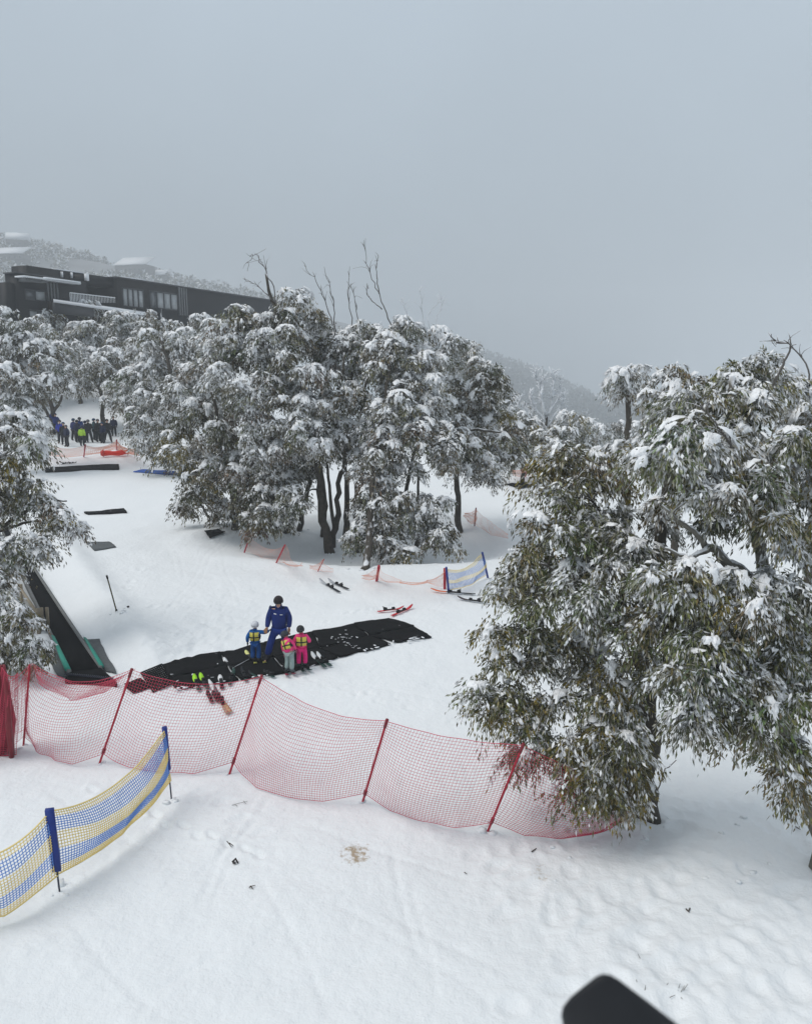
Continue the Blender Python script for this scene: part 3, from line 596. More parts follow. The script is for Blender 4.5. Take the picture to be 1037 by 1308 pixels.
# --- back row: two proto trees copied up the slope below the building
def proto(seed, label):
    r = np.random.default_rng(seed)
    cr_ = [((r.uniform(-2.2, 2.2), r.uniform(-1.8, 1.8), r.uniform(3.2, 6.8)), (r.uniform(1.3, 1.9),) * 2 + (r.uniform(1.1, 1.5),), r.uniform(.6, .8), .02) for _ in range(7)]
    return tree('snow_gum', label, 'tree', 'snow gums below the dark building', [(np.array([[0, 0, -.3], [.1, 0, 1.8], [-.1, .1, 3.8], [.2, 0, 6]]), .22, .07), (np.array([[.05, 0, 1.5], [.9, .2, 3], [1.4, .1, 4.8]]), .14, .05), (np.array([[0, 0, 1.2], [-.9, -.2, 3], [-1.6, .1, 4.6]]), .14, .05)], cr_, seed, cr=.8, nl=390, ll=.23, lw=.07, clods=8, pads=2.8, twigs=False, base=(0, 0, 0), origin_rel=True, dens=1.0)
pa, pb, pc = proto(71, 'snow gum'), proto(72, 'snow gum'), proto(73, 'snow gum')
back = [(62, 66, 1.0, 'snow gum standing behind the crowd at its left end'), (128, 68, .95, 'snow gum standing just behind the middle of the crowd'), (160, 66, .9, 'snow gum behind the crowd at its right end'),
        (100, 76, 1.0, 'second row snow gum above the gap in the trees'), (30, 76, 1.0, 'second row snow gum at the left edge'), (60, 84, 1.0, 'snow gum hiding the foot of the dark building left of its balcony'),
        (150, 80, 1.0, 'snow gum right below the building balcony'), (195, 78, 1.0, 'snow gum below the left window band of the building'), (235, 82, .95, 'snow gum below the right window band of the building'),
        (262, 74, .95, 'snow gum before the blank right wall of the building'), (15, 90, .95, 'snow gum before the small left wing of the building'), (112, 88, .9, 'snow gum before the snowy porch roof of the building'), (300, 84, .62, 'snow gum at the right end of the building'), (-20, 72, 1.1, 'snow gum cut by the left edge behind the slope'), (285, 60, .8, 'snow gum behind the left of the middle clump')]
for i, (u, Y, s, lab) in enumerate(back):
    o = (pa, pb, pc)[i] if i < 3 else copy_tree((pa, pb, pc)[i % 3])
    p = at(u, 480, Y); o.location = (p[0], Y, float(gz(p[0], Y))); o.rotation_euler = (0, 0, i * 1.7); o.scale = (s, s, s); o['label'] = lab

print("TREES", len(STAT), sum(a[1] for a in STAT), sum(a[2] for a in STAT), sum(a[3] for a in STAT))
# ------------------------------------------------------------------ fences
def net_panel(mb, top, bot, mesh, r, rng, bulge=.25, sag=.12, slack=.06, mi_rows=None, seed=0):
    """netting between two polylines (top, bot): lists of world points; strings as thin tubes"""
    top = np.asarray(top, float); bot = np.asarray(bot, float)
    L = np.linalg.norm(top[-1] - top[0]); H = np.linalg.norm(top[0] - bot[0])
    nu = max(4, int(L / mesh)); nv = max(4, int(H / mesh)); K = 2
    U = np.linspace(0, 1, nu + 1); T = np.linspace(0, 1, nv + 1)
    def interp(P, u):
        s = np.linspace(0, 1, len(P)); return np.stack([np.interp(u, s, P[:, k]) for k in range(3)], -1)
    a, b = interp(bot, U), interp(top, U)
    hump = 4 * U * (1 - U)
    b = b - np.array([0, 0, 1.0]) * (sag * hump)[:, None]
    dirv = nrm(top[-1] - top[0]); nv_ = nrm(np.cross(dirv, [0, 0, 1.0]))
    if nv_[1] > 0: nv_ = -nv_
    TT, UU = np.meshgrid(T, U, indexing='ij')
    P = a[None] * (1 - TT[..., None]) + b[None] * TT[..., None]
    off = bulge * hump[None] * np.sin(np.pi * np.clip(TT * .9 + .05, 0, 1)) + slack * (vnoise(UU * L * 1.1 + seed * 7.3, TT * H * 1.3, seed) + .35 * vnoise(UU * L * 3 + seed, TT * H * 3, seed + 5))
    P = P + nv_ * off[..., None]
    P[..., 2] -= (.06 * vnoise(UU * L * .9 + 31 + seed, TT * H * 1.2, seed + 9)) * np.sin(np.pi * TT)
    for j in range(nv + 1):
        mb.tube(P[j], r * (1.9 if j in (0, nv) else 1), 3, cap=False, mi=(mi_rows(T[j]) if mi_rows else 0))
    for i in range(nu + 1):
        if mi_rows is None: mb.tube(P[:, i], r, 3, cap=False)
        else:
            m_ = np.array([mi_rows(t) for t in T]); k = 0
            while k < nv:
                e = k
                while e < nv and m_[e] == m_[k]: e += 1
                mb.tube(P[k:e + 1, i], r, 3, cap=False, mi=int(m_[k])); k = e
    return P
rng0 = np.random.default_rng(3)
def pole(p0, p1, r, m, parent, sleeve=False):
    mb = MB(); p0 = np.asarray(p0); p1 = np.asarray(p1); d = nrm(p1 - p0)
    mb.tube(np.array([p0 - d * .2, p0, (p0 + p1) / 2, p1]), [r * .8, r, r, r * .95], 8)
    o = mb.build('pole', m, parent, True)
    if sleeve:
        s = MB(); s.tube(np.array([p1 - d * .16, p1 + d * .03]), r * 1.35, 8); s.build('sleeve', M['dark_red'], o, True); s = MB(); s.tube(np.array([p0 + d * .22, p0 + d * .34]), r * 1.5, 8)
        s.build('sleeve', M['dark_red'], o, True)
    return o
def lean(base_uv, top_uv, h):
    b = hit(*base_uv); return b, at_z(*top_uv, b[2] + h)
# long red safety fence: one thing
posts = [lean((30, 953), (38, 849), 1.85), lean((127, 975), (168, 856), 1.95), lean((293, 987), (334, 864), 1.95), lean((463, 1028), (494, 921), 1.95), lean((623, 1063), (668, 952), 1.95)]
e0 = hit(800, 1062); endp = (e0, e0 + np.array([.25, .25, .7]))
st0 = hit(-40, 985); start = (st0, st0 + np.array([-.1, .6, 1.5]))
fence = empty('safety_net_fence', posts[2][0]); tag(fence, 'long red safety net fence on leaning red poles crossing the snow before the mats', 'fence')
mb = MB()
chain = [start] + posts + [endp]
specs = [dict(bulge=.3, sag=.5, slack=.16), dict(bulge=.4, sag=.28, slack=.13), dict(bulge=.2, sag=.22, slack=.07), dict(bulge=.35, sag=.2, slack=.05), dict(bulge=.35, sag=.08, slack=.05), dict(bulge=.4, sag=.1, slack=.08)]
botmid = {1: (205, 978), 2: (205, 978), 3: (385, 1012), 4: (540, 1050), 5: (730, 1070)}
for i in range(len(chain) - 1):
    (b0, t0), (b1_, t1) = chain[i], chain[i + 1]
    bots = [b0 + .12 * (t0 - b0)]
    for w in (.25, .5, .75):
        p = b0 * (1 - w) + b1_ * w + np.array([0, -.25 * math.sin(math.pi * w), 0]); p[2] = gh(p[0], p[1]) + .05; bots.append(p)
    bots.append(b1_ + .12 * (t1 - b1_))
    net_panel(mb, [t0, t1], bots, .056, .0034, rng0, seed=i + 1, **specs[i])
    if i == 1:   # slack second fold hanging behind the second panel
        net_panel(mb, [t0 + [.0, .15, -.1], t1 + [0, .15, -.05]], [b0 + [0.2, .5, 1.2], (b0 + b1_) / 2 + [0, .6, .9], b1_ + [0, .5, 1.3]], .06, .0032, rng0, bulge=.1, sag=.35, slack=.1, seed=13)
    if i == 0:
        net_panel(mb, [t0 + [0, .1, 0], t1], [b0 + [0.1, .3, .4], b1_ + [0, .3, .3]], .06, .0034, rng0, bulge=.2, sag=.2, slack=.2, seed=14)
recenter(mb.build('net', M['red_net']), fence)
for i, (b, t) in enumerate(posts):
    o = pole(b, t, .022, M['red_pole'], None, i != 0)
    recenter(o, fence)
# the bundled net standing at the left edge
bb = hit(6, 962); tb = at_z(3, 850, bb[2] + 2.0)
fb = empty('rolled_net', bb); tag(fb, 'dark red bundled net standing upright at the left edge', 'net')
mb = MB()
for k in range(14):
    o_ = rng0.normal(0, .06, 3) * [1.3, 1, 0]
    mb.tube(np.array([bb + o_ * 1.7, (bb * .6 + tb * .4) + o_ * 1.5 + rng0.normal(0, .04, 3), bb * .25 + tb * .75 + o_, tb + o_ * .4]), [.05, .065, .05, .02], 6)
recenter(mb.build('net', M['dark_red'], smooth=True), fb)
mb = MB()
net_panel(mb, [tb, tb + [.25, .1, -.2]], [bb + [-.25, -.12, 0], bb + [.3, -.1, .05]], .05, .006, rng0, slack=.1, seed=4)
recenter(mb.build('loose_net', M['red_net']), fb)
# blue and yellow fence
def band(t): return 1 if (.15 < t < .40 or .64 < t < .89) else 0
bp1 = lean((76, 1138), (63, 1034), 1.42); bp2 = lean((219, 1019), (210, 929), 1.42)
bp0 = hit(-75, 1205); bp0 = (bp0, bp0 + np.array([-.1, 0, 1.3]))
bf = empty('banded_net_fence', bp1[0]); tag(bf, 'yellow and blue banded net fence on two blue posts near the lower left', 'fence')
mb = MB()
def netline(pair, lo, hi): return pair[0] + (pair[1] - pair[0]) * lo, pair[0] + (pair[1] - pair[0]) * hi
for i, (A, B) in enumerate(((bp0, bp1), (bp1, bp2))):
    a0, a1 = netline(A, .2, .97); c0, c1 = netline(B, .2 if i == 0 else .28, .97)
    mid_ = (a0 + c0) / 2 + np.array([.1, -.15, -.12]); 
    net_panel(mb, [a1, c1], [a0, mid_, c0], .044, .0074, rng0, bulge=.22, sag=.3, slack=.05, mi_rows=band, seed=20 + i)
recenter(mb.build('net', [M['yellow_net'], M['blue_net']]), bf)
for b, t in (bp1, bp2):
    d = t - b; s = MB(); f0 = b + d * (.26 if b is bp1[0] else .42); x_ = np.array([.058, .016, 0])
    o_ = np.array([-.012, .04, 0])
    s.hull8([f0 - x_ - o_, f0 + x_ - o_, f0 + x_ + o_, f0 - x_ + o_, t - x_ - o_, t + x_ - o_, t + x_ + o_, t - x_ + o_]) if b is bp1[0] else s.tube(np.array([f0, t]), [.045, .05], 8)
    po = recenter(s.build('post', M['blue_post']), bf)
    s = MB(); s.tube(np.array([b - d * .08, f0 + d * .05]), .014, 6); k = s.build('stake', M['steel'], po, True); k.matrix_parent_inverse = Matrix.Identity(4)
# small fences farther away
def small_fence(name, label, prs, h, netm, polem, r=.03, mesh=.11, sag=.3, net_h=(.1, .95), rows=None, sr=.0027, group='low net fences on the far snow'):
    P = [lean(a, b, h) for a, b in prs]; f = empty(name, P[0][0]); tag(f, label, 'fence', group); mb = MB()
    for i in range(len(P) - 1):
        a0, a1 = netline(P[i], *net_h); c0, c1 = netline(P[i + 1], *net_h)
        m_ = (a0 + c0) / 2; m_[2] = gh(m_[0], m_[1]) + .04
        net_panel(mb, [a1, c1], [a0, m_, c0], mesh, sr, rng0, bulge=.12, sag=sag, slack=.08, seed=int(abs(prs[i][0][0])) % 50, mi_rows=rows)
    recenter(mb.build('net', netm), f)
    for k, (b, t) in enumerate(P):
        if polem[k] is not None: recenter(pole(b, t, r, polem[k], None), f)
    return f
RP, BP = M['red_pole'], M['blue_post']
small_fence('net_fence', 'pale orange slumped net on two leaning red poles before the tree clump', [((312, 706), (320, 682)), ((353, 720), (364, 696)), ((386, 724), (387, 718))], .85, M['orange_net'], [RP, RP, None], sag=.35)
small_fence('net_fence', 'thin red pole with a scrap of slumped net in the snow lip below the clump', [((395, 727), (396, 722)), ((406, 730), (414, 714)), ((424, 731), (425, 726))], .5, M['orange_net'], [None, RP, None], r=.018, sag=.1)
small_fence('net_fence', 'low orange net sagging from a thick red post to the blue banded fence', [((462, 739), (462, 735)), ((481, 742), (484, 723)), ((510, 745), (511, 741)), ((545, 745), (546, 741)), ((568, 752), (568, 726))], .75, M['orange_net'], [None, RP, None, None, RP], r=.05, sag=.06)
small_fence('net_fence', 'blue and yellow banded net between two blue posts beside the orange skis', [((573, 757), (570, 725)), ((623, 738), (616, 706))], 1.15, [M['yellow_net'], M['blue_net']], [BP, BP], r=.04, sag=.25, rows=lambda t: 1 if (.02 < t < .35 or .55 < t < .85) else 0, mesh=.07, sr=.0065)
small_fence('net_fence', 'pale orange net peaked over one dark pole at the right edge of the clump', [((592, 660), (593, 655)), ((606, 671), (608, 649)), ((650, 688), (650, 682))], 1.0, M['orange_net'], [None, M['dark_red'], None], sag=.06)
small_fence('net_fence', 'red topped net on one pole behind the far right black mat', [((655, 608), (655, 600)), ((671, 609), (674, 595)), ((700, 606), (700, 596))], 1.0, M['orange_net'], [None, RP, None], r=.04, sag=.1)
small_fence('net_fence', 'pink net on three red poles in front of the crowd', [((60, 584), (61, 567)), ((107, 583), (109, 568)), ((149, 574), (149, 562)), ((178, 583), (178, 572))], 1.15, M['orange_net'], [RP, RP, RP, None], r=.05, sag=.25, mesh=.12, sr=.0055)

# ------------------------------------------------------------------ mats
def mat_thing(label, uv, m='black_rubber', group='black rubber mats', th=.03, seed=0, ridge=True, name='rubber_mat', crumple=.0):
    """a rubber mat: corner points from the photograph laid on the snow (clockwise), gridded so it follows the ground"""
    c = [hit(*p) for p in uv]; n = 9 if len(c) == 4 else 0
    r = np.random.default_rng(seed + 5)
    A = np.array(c); K, J = 15, 9
    U, V_ = np.meshgrid(np.linspace(0, 1, K), np.linspace(0, 1, J))
    P = (A[0] * ((1 - U) * (1 - V_))[..., None] + A[1] * (U * (1 - V_))[..., None] + A[2] * (U * V_)[..., None] + A[3] * ((1 - U) * V_)[..., None])
    P[..., :2] += .035 * np.stack([vnoise(P[..., 0] * 3 + seed, P[..., 1] * 3, 1), vnoise(P[..., 0] * 3 + seed, P[..., 1] * 3 + 9, 2)], -1)
    P[..., 2] = gh(P[..., 0], P[..., 1]) + .02 + .012 * vnoise(P[..., 0] * 2.5 + seed, P[..., 1] * 2.5, 4) + crumple * (np.abs(vnoise(P[..., 0] * 2.2 + seed, P[..., 1] * 2.2, 6)) + .35 * np.sin(U * math.pi))
    T = P.copy(); T[..., 2] += th
    ii = np.arange(K * J).reshape(J, K)
    q = np.stack([ii[:-1, :-1], ii[:-1, 1:], ii[1:, 1:], ii[1:, :-1]], -1).reshape(-1, 4)
    rim = np.concatenate([ii[0, :], ii[1:, -1], ii[-1, -2::-1], ii[-2:0:-1, 0]]); k = np.arange(len(rim)); k2 = (k + 1) % len(rim)
    s = np.stack([rim[k], rim[k2], rim[k2] + K * J, rim[k] + K * J], -1)
    o = empty(name, A.mean(0)); tag(o, label, 'mat', group)
    t_ = mesh_np('mat_sheet', np.vstack([P.reshape(-1, 3), T.reshape(-1, 3)]), [np.vstack([q[:, ::-1], q + K * J, s])])
    recenter(link('mat_sheet', t_, M[m]), o)
    if ridge:
        rb = MB()
        for j in range(0, J, 1):
            if j in (0, J - 1): rb.tube(T[j] + [0, 0, .001], .008, 4)
        for j in (0, K - 1): rb.tube(T[:, j] + [0, 0, .001], .009, 4)
        recenter(rb.build('ridges', M[m]), o)
    return o
TOP = [(208, 851), (281, 835), (338, 822), (400, 806), (452, 798), (497, 792)]
MID = [(214, 868), (292, 853), (350, 841), (410, 828), (470, 813), (530, 802)]
BOT = [(222, 884), (304, 871), (368, 861), (430, 842), (500, 825), (552, 814)]
labs = ['mat of the long black row at its left end, far side', 'far side mat of the long row just left of the child in blue', 'far side mat of the long row behind the two children in pink', 'far side mat of the long row right of the children', 'last far side mat at the right end of the long row']
labn = ['near side mat of the long row under the lime tipped skis', 'near side mat of the long row at the feet of the child in blue', 'near side mat of the long row at the feet of the children in pink', 'near side mat of the long row streaked with white snow', 'stepped tip mat at the right end of the long row, near side']
for k in range(5):
    j = k * 1.0
    mat_thing(labs[k], [TOP[k], TOP[k + 1], (MID[k + 1][0] - 1, MID[k + 1][1]), (MID[k][0] + 1, MID[k][1])], group='mats of the long black row', seed=k)
    mat_thing(labn[k], [(MID[k][0] + 1, MID[k][1] + 1), (MID[k + 1][0] - 2, MID[k + 1][1] + 1), BOT[k + 1] if k < 4 else (552, 815), (BOT[k][0] + (3 if k < 4 else 10), BOT[k][1] - (0 if k < 4 else 2))], group='mats of the long black row', seed=k + 9, th=.034)
# lattice end of the row
A4 = [hit(*p) for p in ((180, 861), (207, 850), (224, 873), (196, 888))]; A4 = np.array(A4); M['lattice'] = mat('lattice_rubber', (.009, .0095, .01), .85, .4, 20, spec=.1); lat = empty('lattice_mat', A4.mean(0)); tag(lat, 'open lattice rubber mat at the left end of the long row behind the net', 'mat'); mb = MB()
for t in np.linspace(0, 1, 12):
    a = A4[0] * (1 - t) + A4[1] * t; b = A4[3] * (1 - t) + A4[2] * t; mb.tube(np.array([a, (a + b) / 2, b]) + [0, 0, .03], .02, 5)
for t in np.linspace(0, 1, 12):
    a = A4[0] * (1 - t) + A4[3] * t; b = A4[1] * (1 - t) + A4[2] * t; mb.tube(np.array([a, (a + b) / 2, b]) + [0, 0, .035], .02, 5)
recenter(mb.build('lattice', M['lattice']), lat)
mat_thing('ragged black mat tucked behind the second red pole', [(158, 876), (180, 868), (190, 882), (170, 889)], seed=31, crumple=.01, group='lone black mats on the slope')
mat_thing('long thin black mat lying across the far slope below the pink net', [(58, 598), (152, 594), (152, 600), (58, 604)], seed=21, group='lone black mats on the slope', ridge=False, th=.06)
mat_thing('black mat sticking out from the left tree, second from the top', [(108, 655), (158, 650), (162, 655), (112, 658)], seed=22, group='lone black mats on the slope', ridge=False, th=.06)
mat_thing('small dark square mat dusted with snow lying just right of the left tree', [(110, 694), (140, 693), (149, 701), (121, 705)], m='grey_rubber', seed=23, group='lone black mats on the slope')
mat_thing('small black mat draped over the snow lip left of the orange net', [(261, 681), (277, 677), (287, 682), (268, 689)], seed=24, group='lone black mats on the slope', crumple=.1, ridge=False)
mat_thing('black mat lying far off on the right slope beside the clump', [(646, 621), (668, 618), (683, 622), (662, 626)], seed=25, group='lone black mats on the slope', crumple=.08, ridge=False)
M['blue_mat'] = mat('blue_mat', (.02, .10, .42), .6, .5, 3)
mat_thing('long blue mat partly snowed over under the overhanging far tree', [(170, 603), (182, 600), (238, 604), (236, 609)], m='blue_mat', seed=26, group='coloured mats on the far slope', ridge=False, th=.05)
# snow scraps kicked onto the mats
def scraps(label, pts, r0, seed):
    r = np.random.default_rng(seed); pos = np.array([hit(*p, dz=.075) for p in pts]); n = len(pos)
    V, Fc = blobs(ICO1, pos, nrm(r.normal(size=(n, 3)) * [1, .6, .05]), np.stack([r.uniform(.6, 1.5, n) * r0, r.uniform(.3, .7, n) * r0, r.uniform(.1, .2, n) * r0], 1), r, .3)
    tag(link('snow_scraps', mesh_np('snow_scraps', V, [Fc]), M['snowpad'], smooth=True), label, 'snow', kind='stuff')
rs_ = random.Random(5)
P_ = [(436 + rs_.gauss(0, 10), 818 + rs_.gauss(0, 2.5)) for _ in range(16)] + [(440 + k * 2.2, 824 + k * 1.0 + rs_.gauss(0, 1)) for k in range(10)]
P_ += [(rs_.uniform(225, 545), 0) for _ in range(8)]
def row_v(u):
    t = np.interp(u, [p[0] for p in TOP], [p[1] for p in TOP]); b = np.interp(u, [p[0] for p in BOT], [p[1] for p in BOT]); return t, b
P_ = [(u, v if v else row_v(u)[0] + 4 + (row_v(u)[1] - row_v(u)[0] - 6) * rs_.random() ** .8) for u, v in P_]
scraps('scattered snow kicked onto the long black mats', P_, .04, 1)
scraps('snow lumps along the near edge of the long black mats', [(u, row_v(u)[1] + rs_.gauss(1.6, 1.2)) for u in [rs_.uniform(222, 548) for _ in range(34)]], .07, 2)

# ------------------------------------------------------------------ skis
PAL = {}
def paint(c):
    if c not in PAL: PAL[c] = mat('paint', c, .6, .3, 7, spec=.2, bump=.55, bscale=9)
    return PAL[c]
def ski(label, p0, p1, c1, c2, w=.095, group='skis by the long mats', lift=.05, tilt=0, bind=True):
    """tail at photo point p0, tip at p1"""
    a, b = hit(*p0), hit(*p1); d = b - a; L = np.linalg.norm(d[:2]); t = d / np.linalg.norm(d); n_ = nrm(np.array([-t[1], t[0], 0])); up = np.cross(t, n_); up *= np.sign(up[2])
    root = empty('ski', (a + b) / 2); tag(root, label, 'ski', group)
    s = np.linspace(0, 1, 15); wd = w / 2 * np.array([.75, .95, .95, .9, .85, .82, .8, .8, .82, .86, .92, 1.02, 1.08, .9, .35]); z = lift + np.array([.01] + [0] * 10 + [.005, .02, .05, .085]) * min(1, L)
    C = a + d * s[:, None] + up * z[:, None]
    V = np.stack([C - n_ * wd[:, None], C + n_ * wd[:, None], C + n_ * wd[:, None] + up * .014, C - n_ * wd[:, None] + up * .014], 1).reshape(-1, 3)
    i = np.arange(14)[:, None] * 4
    fs = np.concatenate([np.stack([i + k, i + (k + 1) % 4, i + 4 + (k + 1) % 4, i + 4 + k], -1).reshape(-1, 4) for k in range(4)])
    mi = np.tile(np.where(np.arange(14) >= 9, 1, 0), 4)
    fs = np.vstack([fs, [[0, 3, 2, 1]], [[56, 57, 58, 59]]]); mi = np.concatenate([mi, [0, 1]])
    recenter(link('ski_body', mesh_np('ski_body', V, [fs], mi=mi), [paint(c1), paint(c2)]), root)
    if bind:
        mb = MB(); rot = np.stack([t, n_, up], 1); c = a + d * .46 + up * (lift + .014)
        mb.box(c + up * .012, (.42 * min(1, L), .07, .022), rot)
        mb.box(c + t * .14 * min(1, L) + up * .045, (.09, .075, .05), rot); mb.box(c - t * .16 * min(1, L) + up * .05, (.12, .07, .06), rot); mb.tube(np.array([c - t * .1 + up * .07, c - t * .24 + up * .13]), .014, 6)
        recenter(mb.build('binding', paint((.02, .02, .022))), root)
    return root
K_, W_, DG = (.02, .022, .025), (.75, .77, .8), (.03, .07, .06)
LIME, ORG, REDS, TAN = (.38, .75, .04), (.8, .16, .04), (.55, .03, .04), (.55, .36, .2)
ski('left ski of the lime tipped pair at the mat edge', (255, 887), (248, 868), DG, LIME, .11)
ski('right ski of the lime tipped pair at the mat edge', (266, 884), (256, 866), DG, LIME, .11)
ski('dark ski with a round white tip standing between the tan ski and the green ski', (284, 883), (281, 868), K_, W_, .11)
ski('long ski with tan orange tail poking under the red net', (295, 914), (267, 875), TAN, W_, .1)
ski('second tan ski lying beside the long tan orange one under the red net', (291, 916), (274, 884), (.4, .28, .2), (.1, .11, .12), .09)
ski('short brown ski lying alone behind the net, left of its twin', (271, 902), (265, 889), (.1, .05, .05), K_, .1)
ski('short brown ski lying alone behind the net, right of its twin', (279, 901), (272, 889), (.1, .05, .05), K_, .1)
ski('green black ski crossing the mat edge right of the white tipped ski', (293, 879), (299, 860), DG, DG, .09)
ski('dark ski crossing the mat edge midway between the net pole and the green ski', (315, 874), (309, 858), DG, K_, .09)
ski('short dark ski tip just left of the pole top at the mat edge', (328, 869), (318, 862), DG, K_, .08, bind=False)
ski('dark ski just right of the pole top at the mat edge', (350, 868), (337, 861), DG, K_, .08)
ski('white fronted ski lying on the mat behind the row of skis', (297, 856), (286, 845), K_, W_, .1, bind=False)
ski('pale yellow tipped ski beside the child in blue', (323, 846), (314, 836), K_, (.75, .75, .3), .1, bind=False, lift=.08)
ski('left ski under the child in pink jacket and grey trousers', (361, 855), (368, 869), K_, (.25, .03, .06), .08, 'skis under the children')
ski('right ski under the child in pink jacket and grey trousers', (368, 853), (377, 867), K_, (.25, .03, .06), .08, 'skis under the children')
ski('left ski under the child all in pink', (378, 851), (391, 864), K_, DG, .08, 'skis under the children')
ski('right ski under the child all in pink', (386, 850), (398, 863), K_, DG, .08, 'skis under the children')
ski('left ski under the child in blue', (324, 842), (327, 853), K_, (.5, .5, .12), .09, 'skis under the children')
ski('right ski under the child in blue', (335, 841), (339, 852), K_, (.5, .5, .12), .09, 'skis under the children')
ski('white tipped ski right of the children, nearer the pink child', (416, 857), (398, 839), DG, W_, .11)
ski('white tipped ski right of the children, the outer one', (423, 855), (405, 839), DG, W_, .1)
ski('grey ski of the pair lying on open snow below the clump, left one', (434, 759), (408, 743), K_, (.45, .47, .5), .1, 'skis lying on the open snow')
ski('grey ski of the pair lying on open snow below the clump, right one', (445, 755), (419, 743), K_, (.4, .42, .45), .1, 'skis lying on the open snow')
ski('red ski of the crossed pair above the mats, upper one', (482, 784), (516, 780), REDS, REDS, .1, 'skis lying on the open snow')
ski('red ski of the crossed pair above the mats, lower one', (500, 789), (527, 778), REDS, REDS, .1, 'skis lying on the open snow')
ski('black and orange ski on the snow under the blue banded fence', (607, 763), (550, 756), K_, ORG, .11, 'skis lying on the open snow')
ski('dark ski half hidden by the large tree below the black and orange ski', (625, 774), (584, 767), K_, (.06, .04, .045), .11, 'skis lying on the open snow')
ski('dark ski lying beside the far long mat, left one', (78, 594), (88, 592), K_, K_, .12, 'skis by the far mat')
ski('dark ski lying beside the far long mat, right one', (86, 594), (98, 592), K_, K_, .12, 'skis by the far mat')
# pole standing in the snow, thin pole on the mat
b = hit(149, 782); t = at_z(136.5, 736, b[2] + 1.15); pr = empty('marker_pole', b); tag(pr, 'lone thin dark pole stuck in the snow near the conveyor', 'pole')
mb = MB(); mb.tube(np.array([b - [0, 0, .2], b, t]), .022, 8); recenter(mb.build('shaft', mat('bamboo', (.10, .09, .05), .6, .4, 12)), pr)
d = nrm(t - b); mb = MB(); mb.tube(np.array([t - d * .08, t + d * .02]), .032, 8); mb.tube(np.array([b, b + d * .06]), .035, 8); recenter(mb.build('cap', M['black_rubber']), pr)
a, b = hit(297, 857, .06), hit(321, 845, .1); pr = empty('ski_pole', a); tag(pr, 'thin pale ski pole lying across the mat beside the child in blue', 'ski pole')
mb = MB(); mb.tube(np.array([a, b]), .011, 6); recenter(mb.build('shaft', paint((.4, .42, .44))), pr); mb = MB(); mb.tube(np.array([b - (b - a) * .12, b]), .018, 6); mb.tube(np.array([a + (b - a) * .06, a + (b - a) * .07]), .04, 8); recenter(mb.build('grip', paint(K_)), pr)

# ------------------------------------------------------------------ conveyor
def strip(pl, pr_, z0, z1, n=14, mb=None):
    """raised strip between two ground lines given as world polylines"""
    mb = mb or MB(); pl = np.asarray(pl); pr_ = np.asarray(pr_); k = len(pl)
    V = []
    for i in range(k): V += [pl[i] + [0, 0, z0], pr_[i] + [0, 0, z0], pr_[i] + [0, 0, z1], pl[i] + [0, 0, z1]]
    i = np.arange(k - 1)[:, None] * 4
    fs = np.concatenate([np.stack([i + q, i + (q + 1) % 4, i + 4 + (q + 1) % 4, i + 4 + q], -1).reshape(-1, 4) for q in range(4)])
    return mb.add(np.array(V), [fs, np.array([[0, 3, 2, 1], [4 * k - 4, 4 * k - 3, 4 * k - 2, 4 * k - 1]])])
def gline(p0, p1, n=14, ext=0.0):
    a, b = hit(*p0), hit(*p1); t = np.linspace(-ext, 1, n)[:, None]; P = a + (b - a) * t
    z = np.array([gz(x, y) for x, y in P[:, :2]]); z = np.convolve(np.pad(z, 3, 'edge'), np.ones(7) / 7, 'valid'); P[:, 2] = z; return P
cv = empty('ski_conveyor', hit(109, 861)); tag(cv, 'black magic carpet ski conveyor with green edge strips running under the left tree', 'conveyor')
bl, br = gline((29, 734), (92, 864), ext=.9), gline((45, 734), (126, 859), ext=.9)
recenter(strip(bl, br, -.05, .10).build('belt', M['belt']), cv)
cr_ = nrm(br - bl); 
recenter(strip(bl - cr_ * .10, bl - cr_ * .004, -.05, .13).build('side_rail', M['rail_grey']), cv)
recenter(strip(br + cr_ * .004, br + cr_ * .10, -.05, .13).build('side_rail', M['rail_grey']), cv)
gl, gr = gline((70, 819), (91, 863), 6), gline((107, 820), (127, 858), 6)
recenter(strip(gl - cr_[:6] * .16, gl - cr_[:6] * .0, .10, .17).build('green_guide', M['green_strip']), cv)
recenter(strip(gr + cr_[:6] * .0, gr + cr_[:6] * .13, .10, .17).build('green_guide', M['green_strip']), cv)
mb = MB(); mb.slab([hit(83, 872), hit(150, 879), hit(128, 858), hit(90, 864)], .14); 
ep = recenter(mb.build('end_plate', M['black_rubber']), cv)
mb = MB()
for k in range(26):
    t = k / 25; a = hit(85, 866) * (1 - t) + hit(145, 873) * t; mb.box(a + [0, -.05, .15], (.018, .14, .02))
mb.build('comb', M['steel'], ep).matrix_parent_inverse = Matrix.Identity(4)
mat_thing('grey rubber mat beside the right edge of the conveyor', [(112, 820), (127, 819), (150, 862), (132, 858)], m='grey_rubber', seed=41, group='grey mats beside the conveyor', ridge=False)
mat_thing('grey rubber mat beside the left edge of the conveyor', [(58, 838), (71, 830), (87, 866), (74, 866)], m='grey_rubber', seed=42, group='grey mats beside the conveyor', ridge=False)
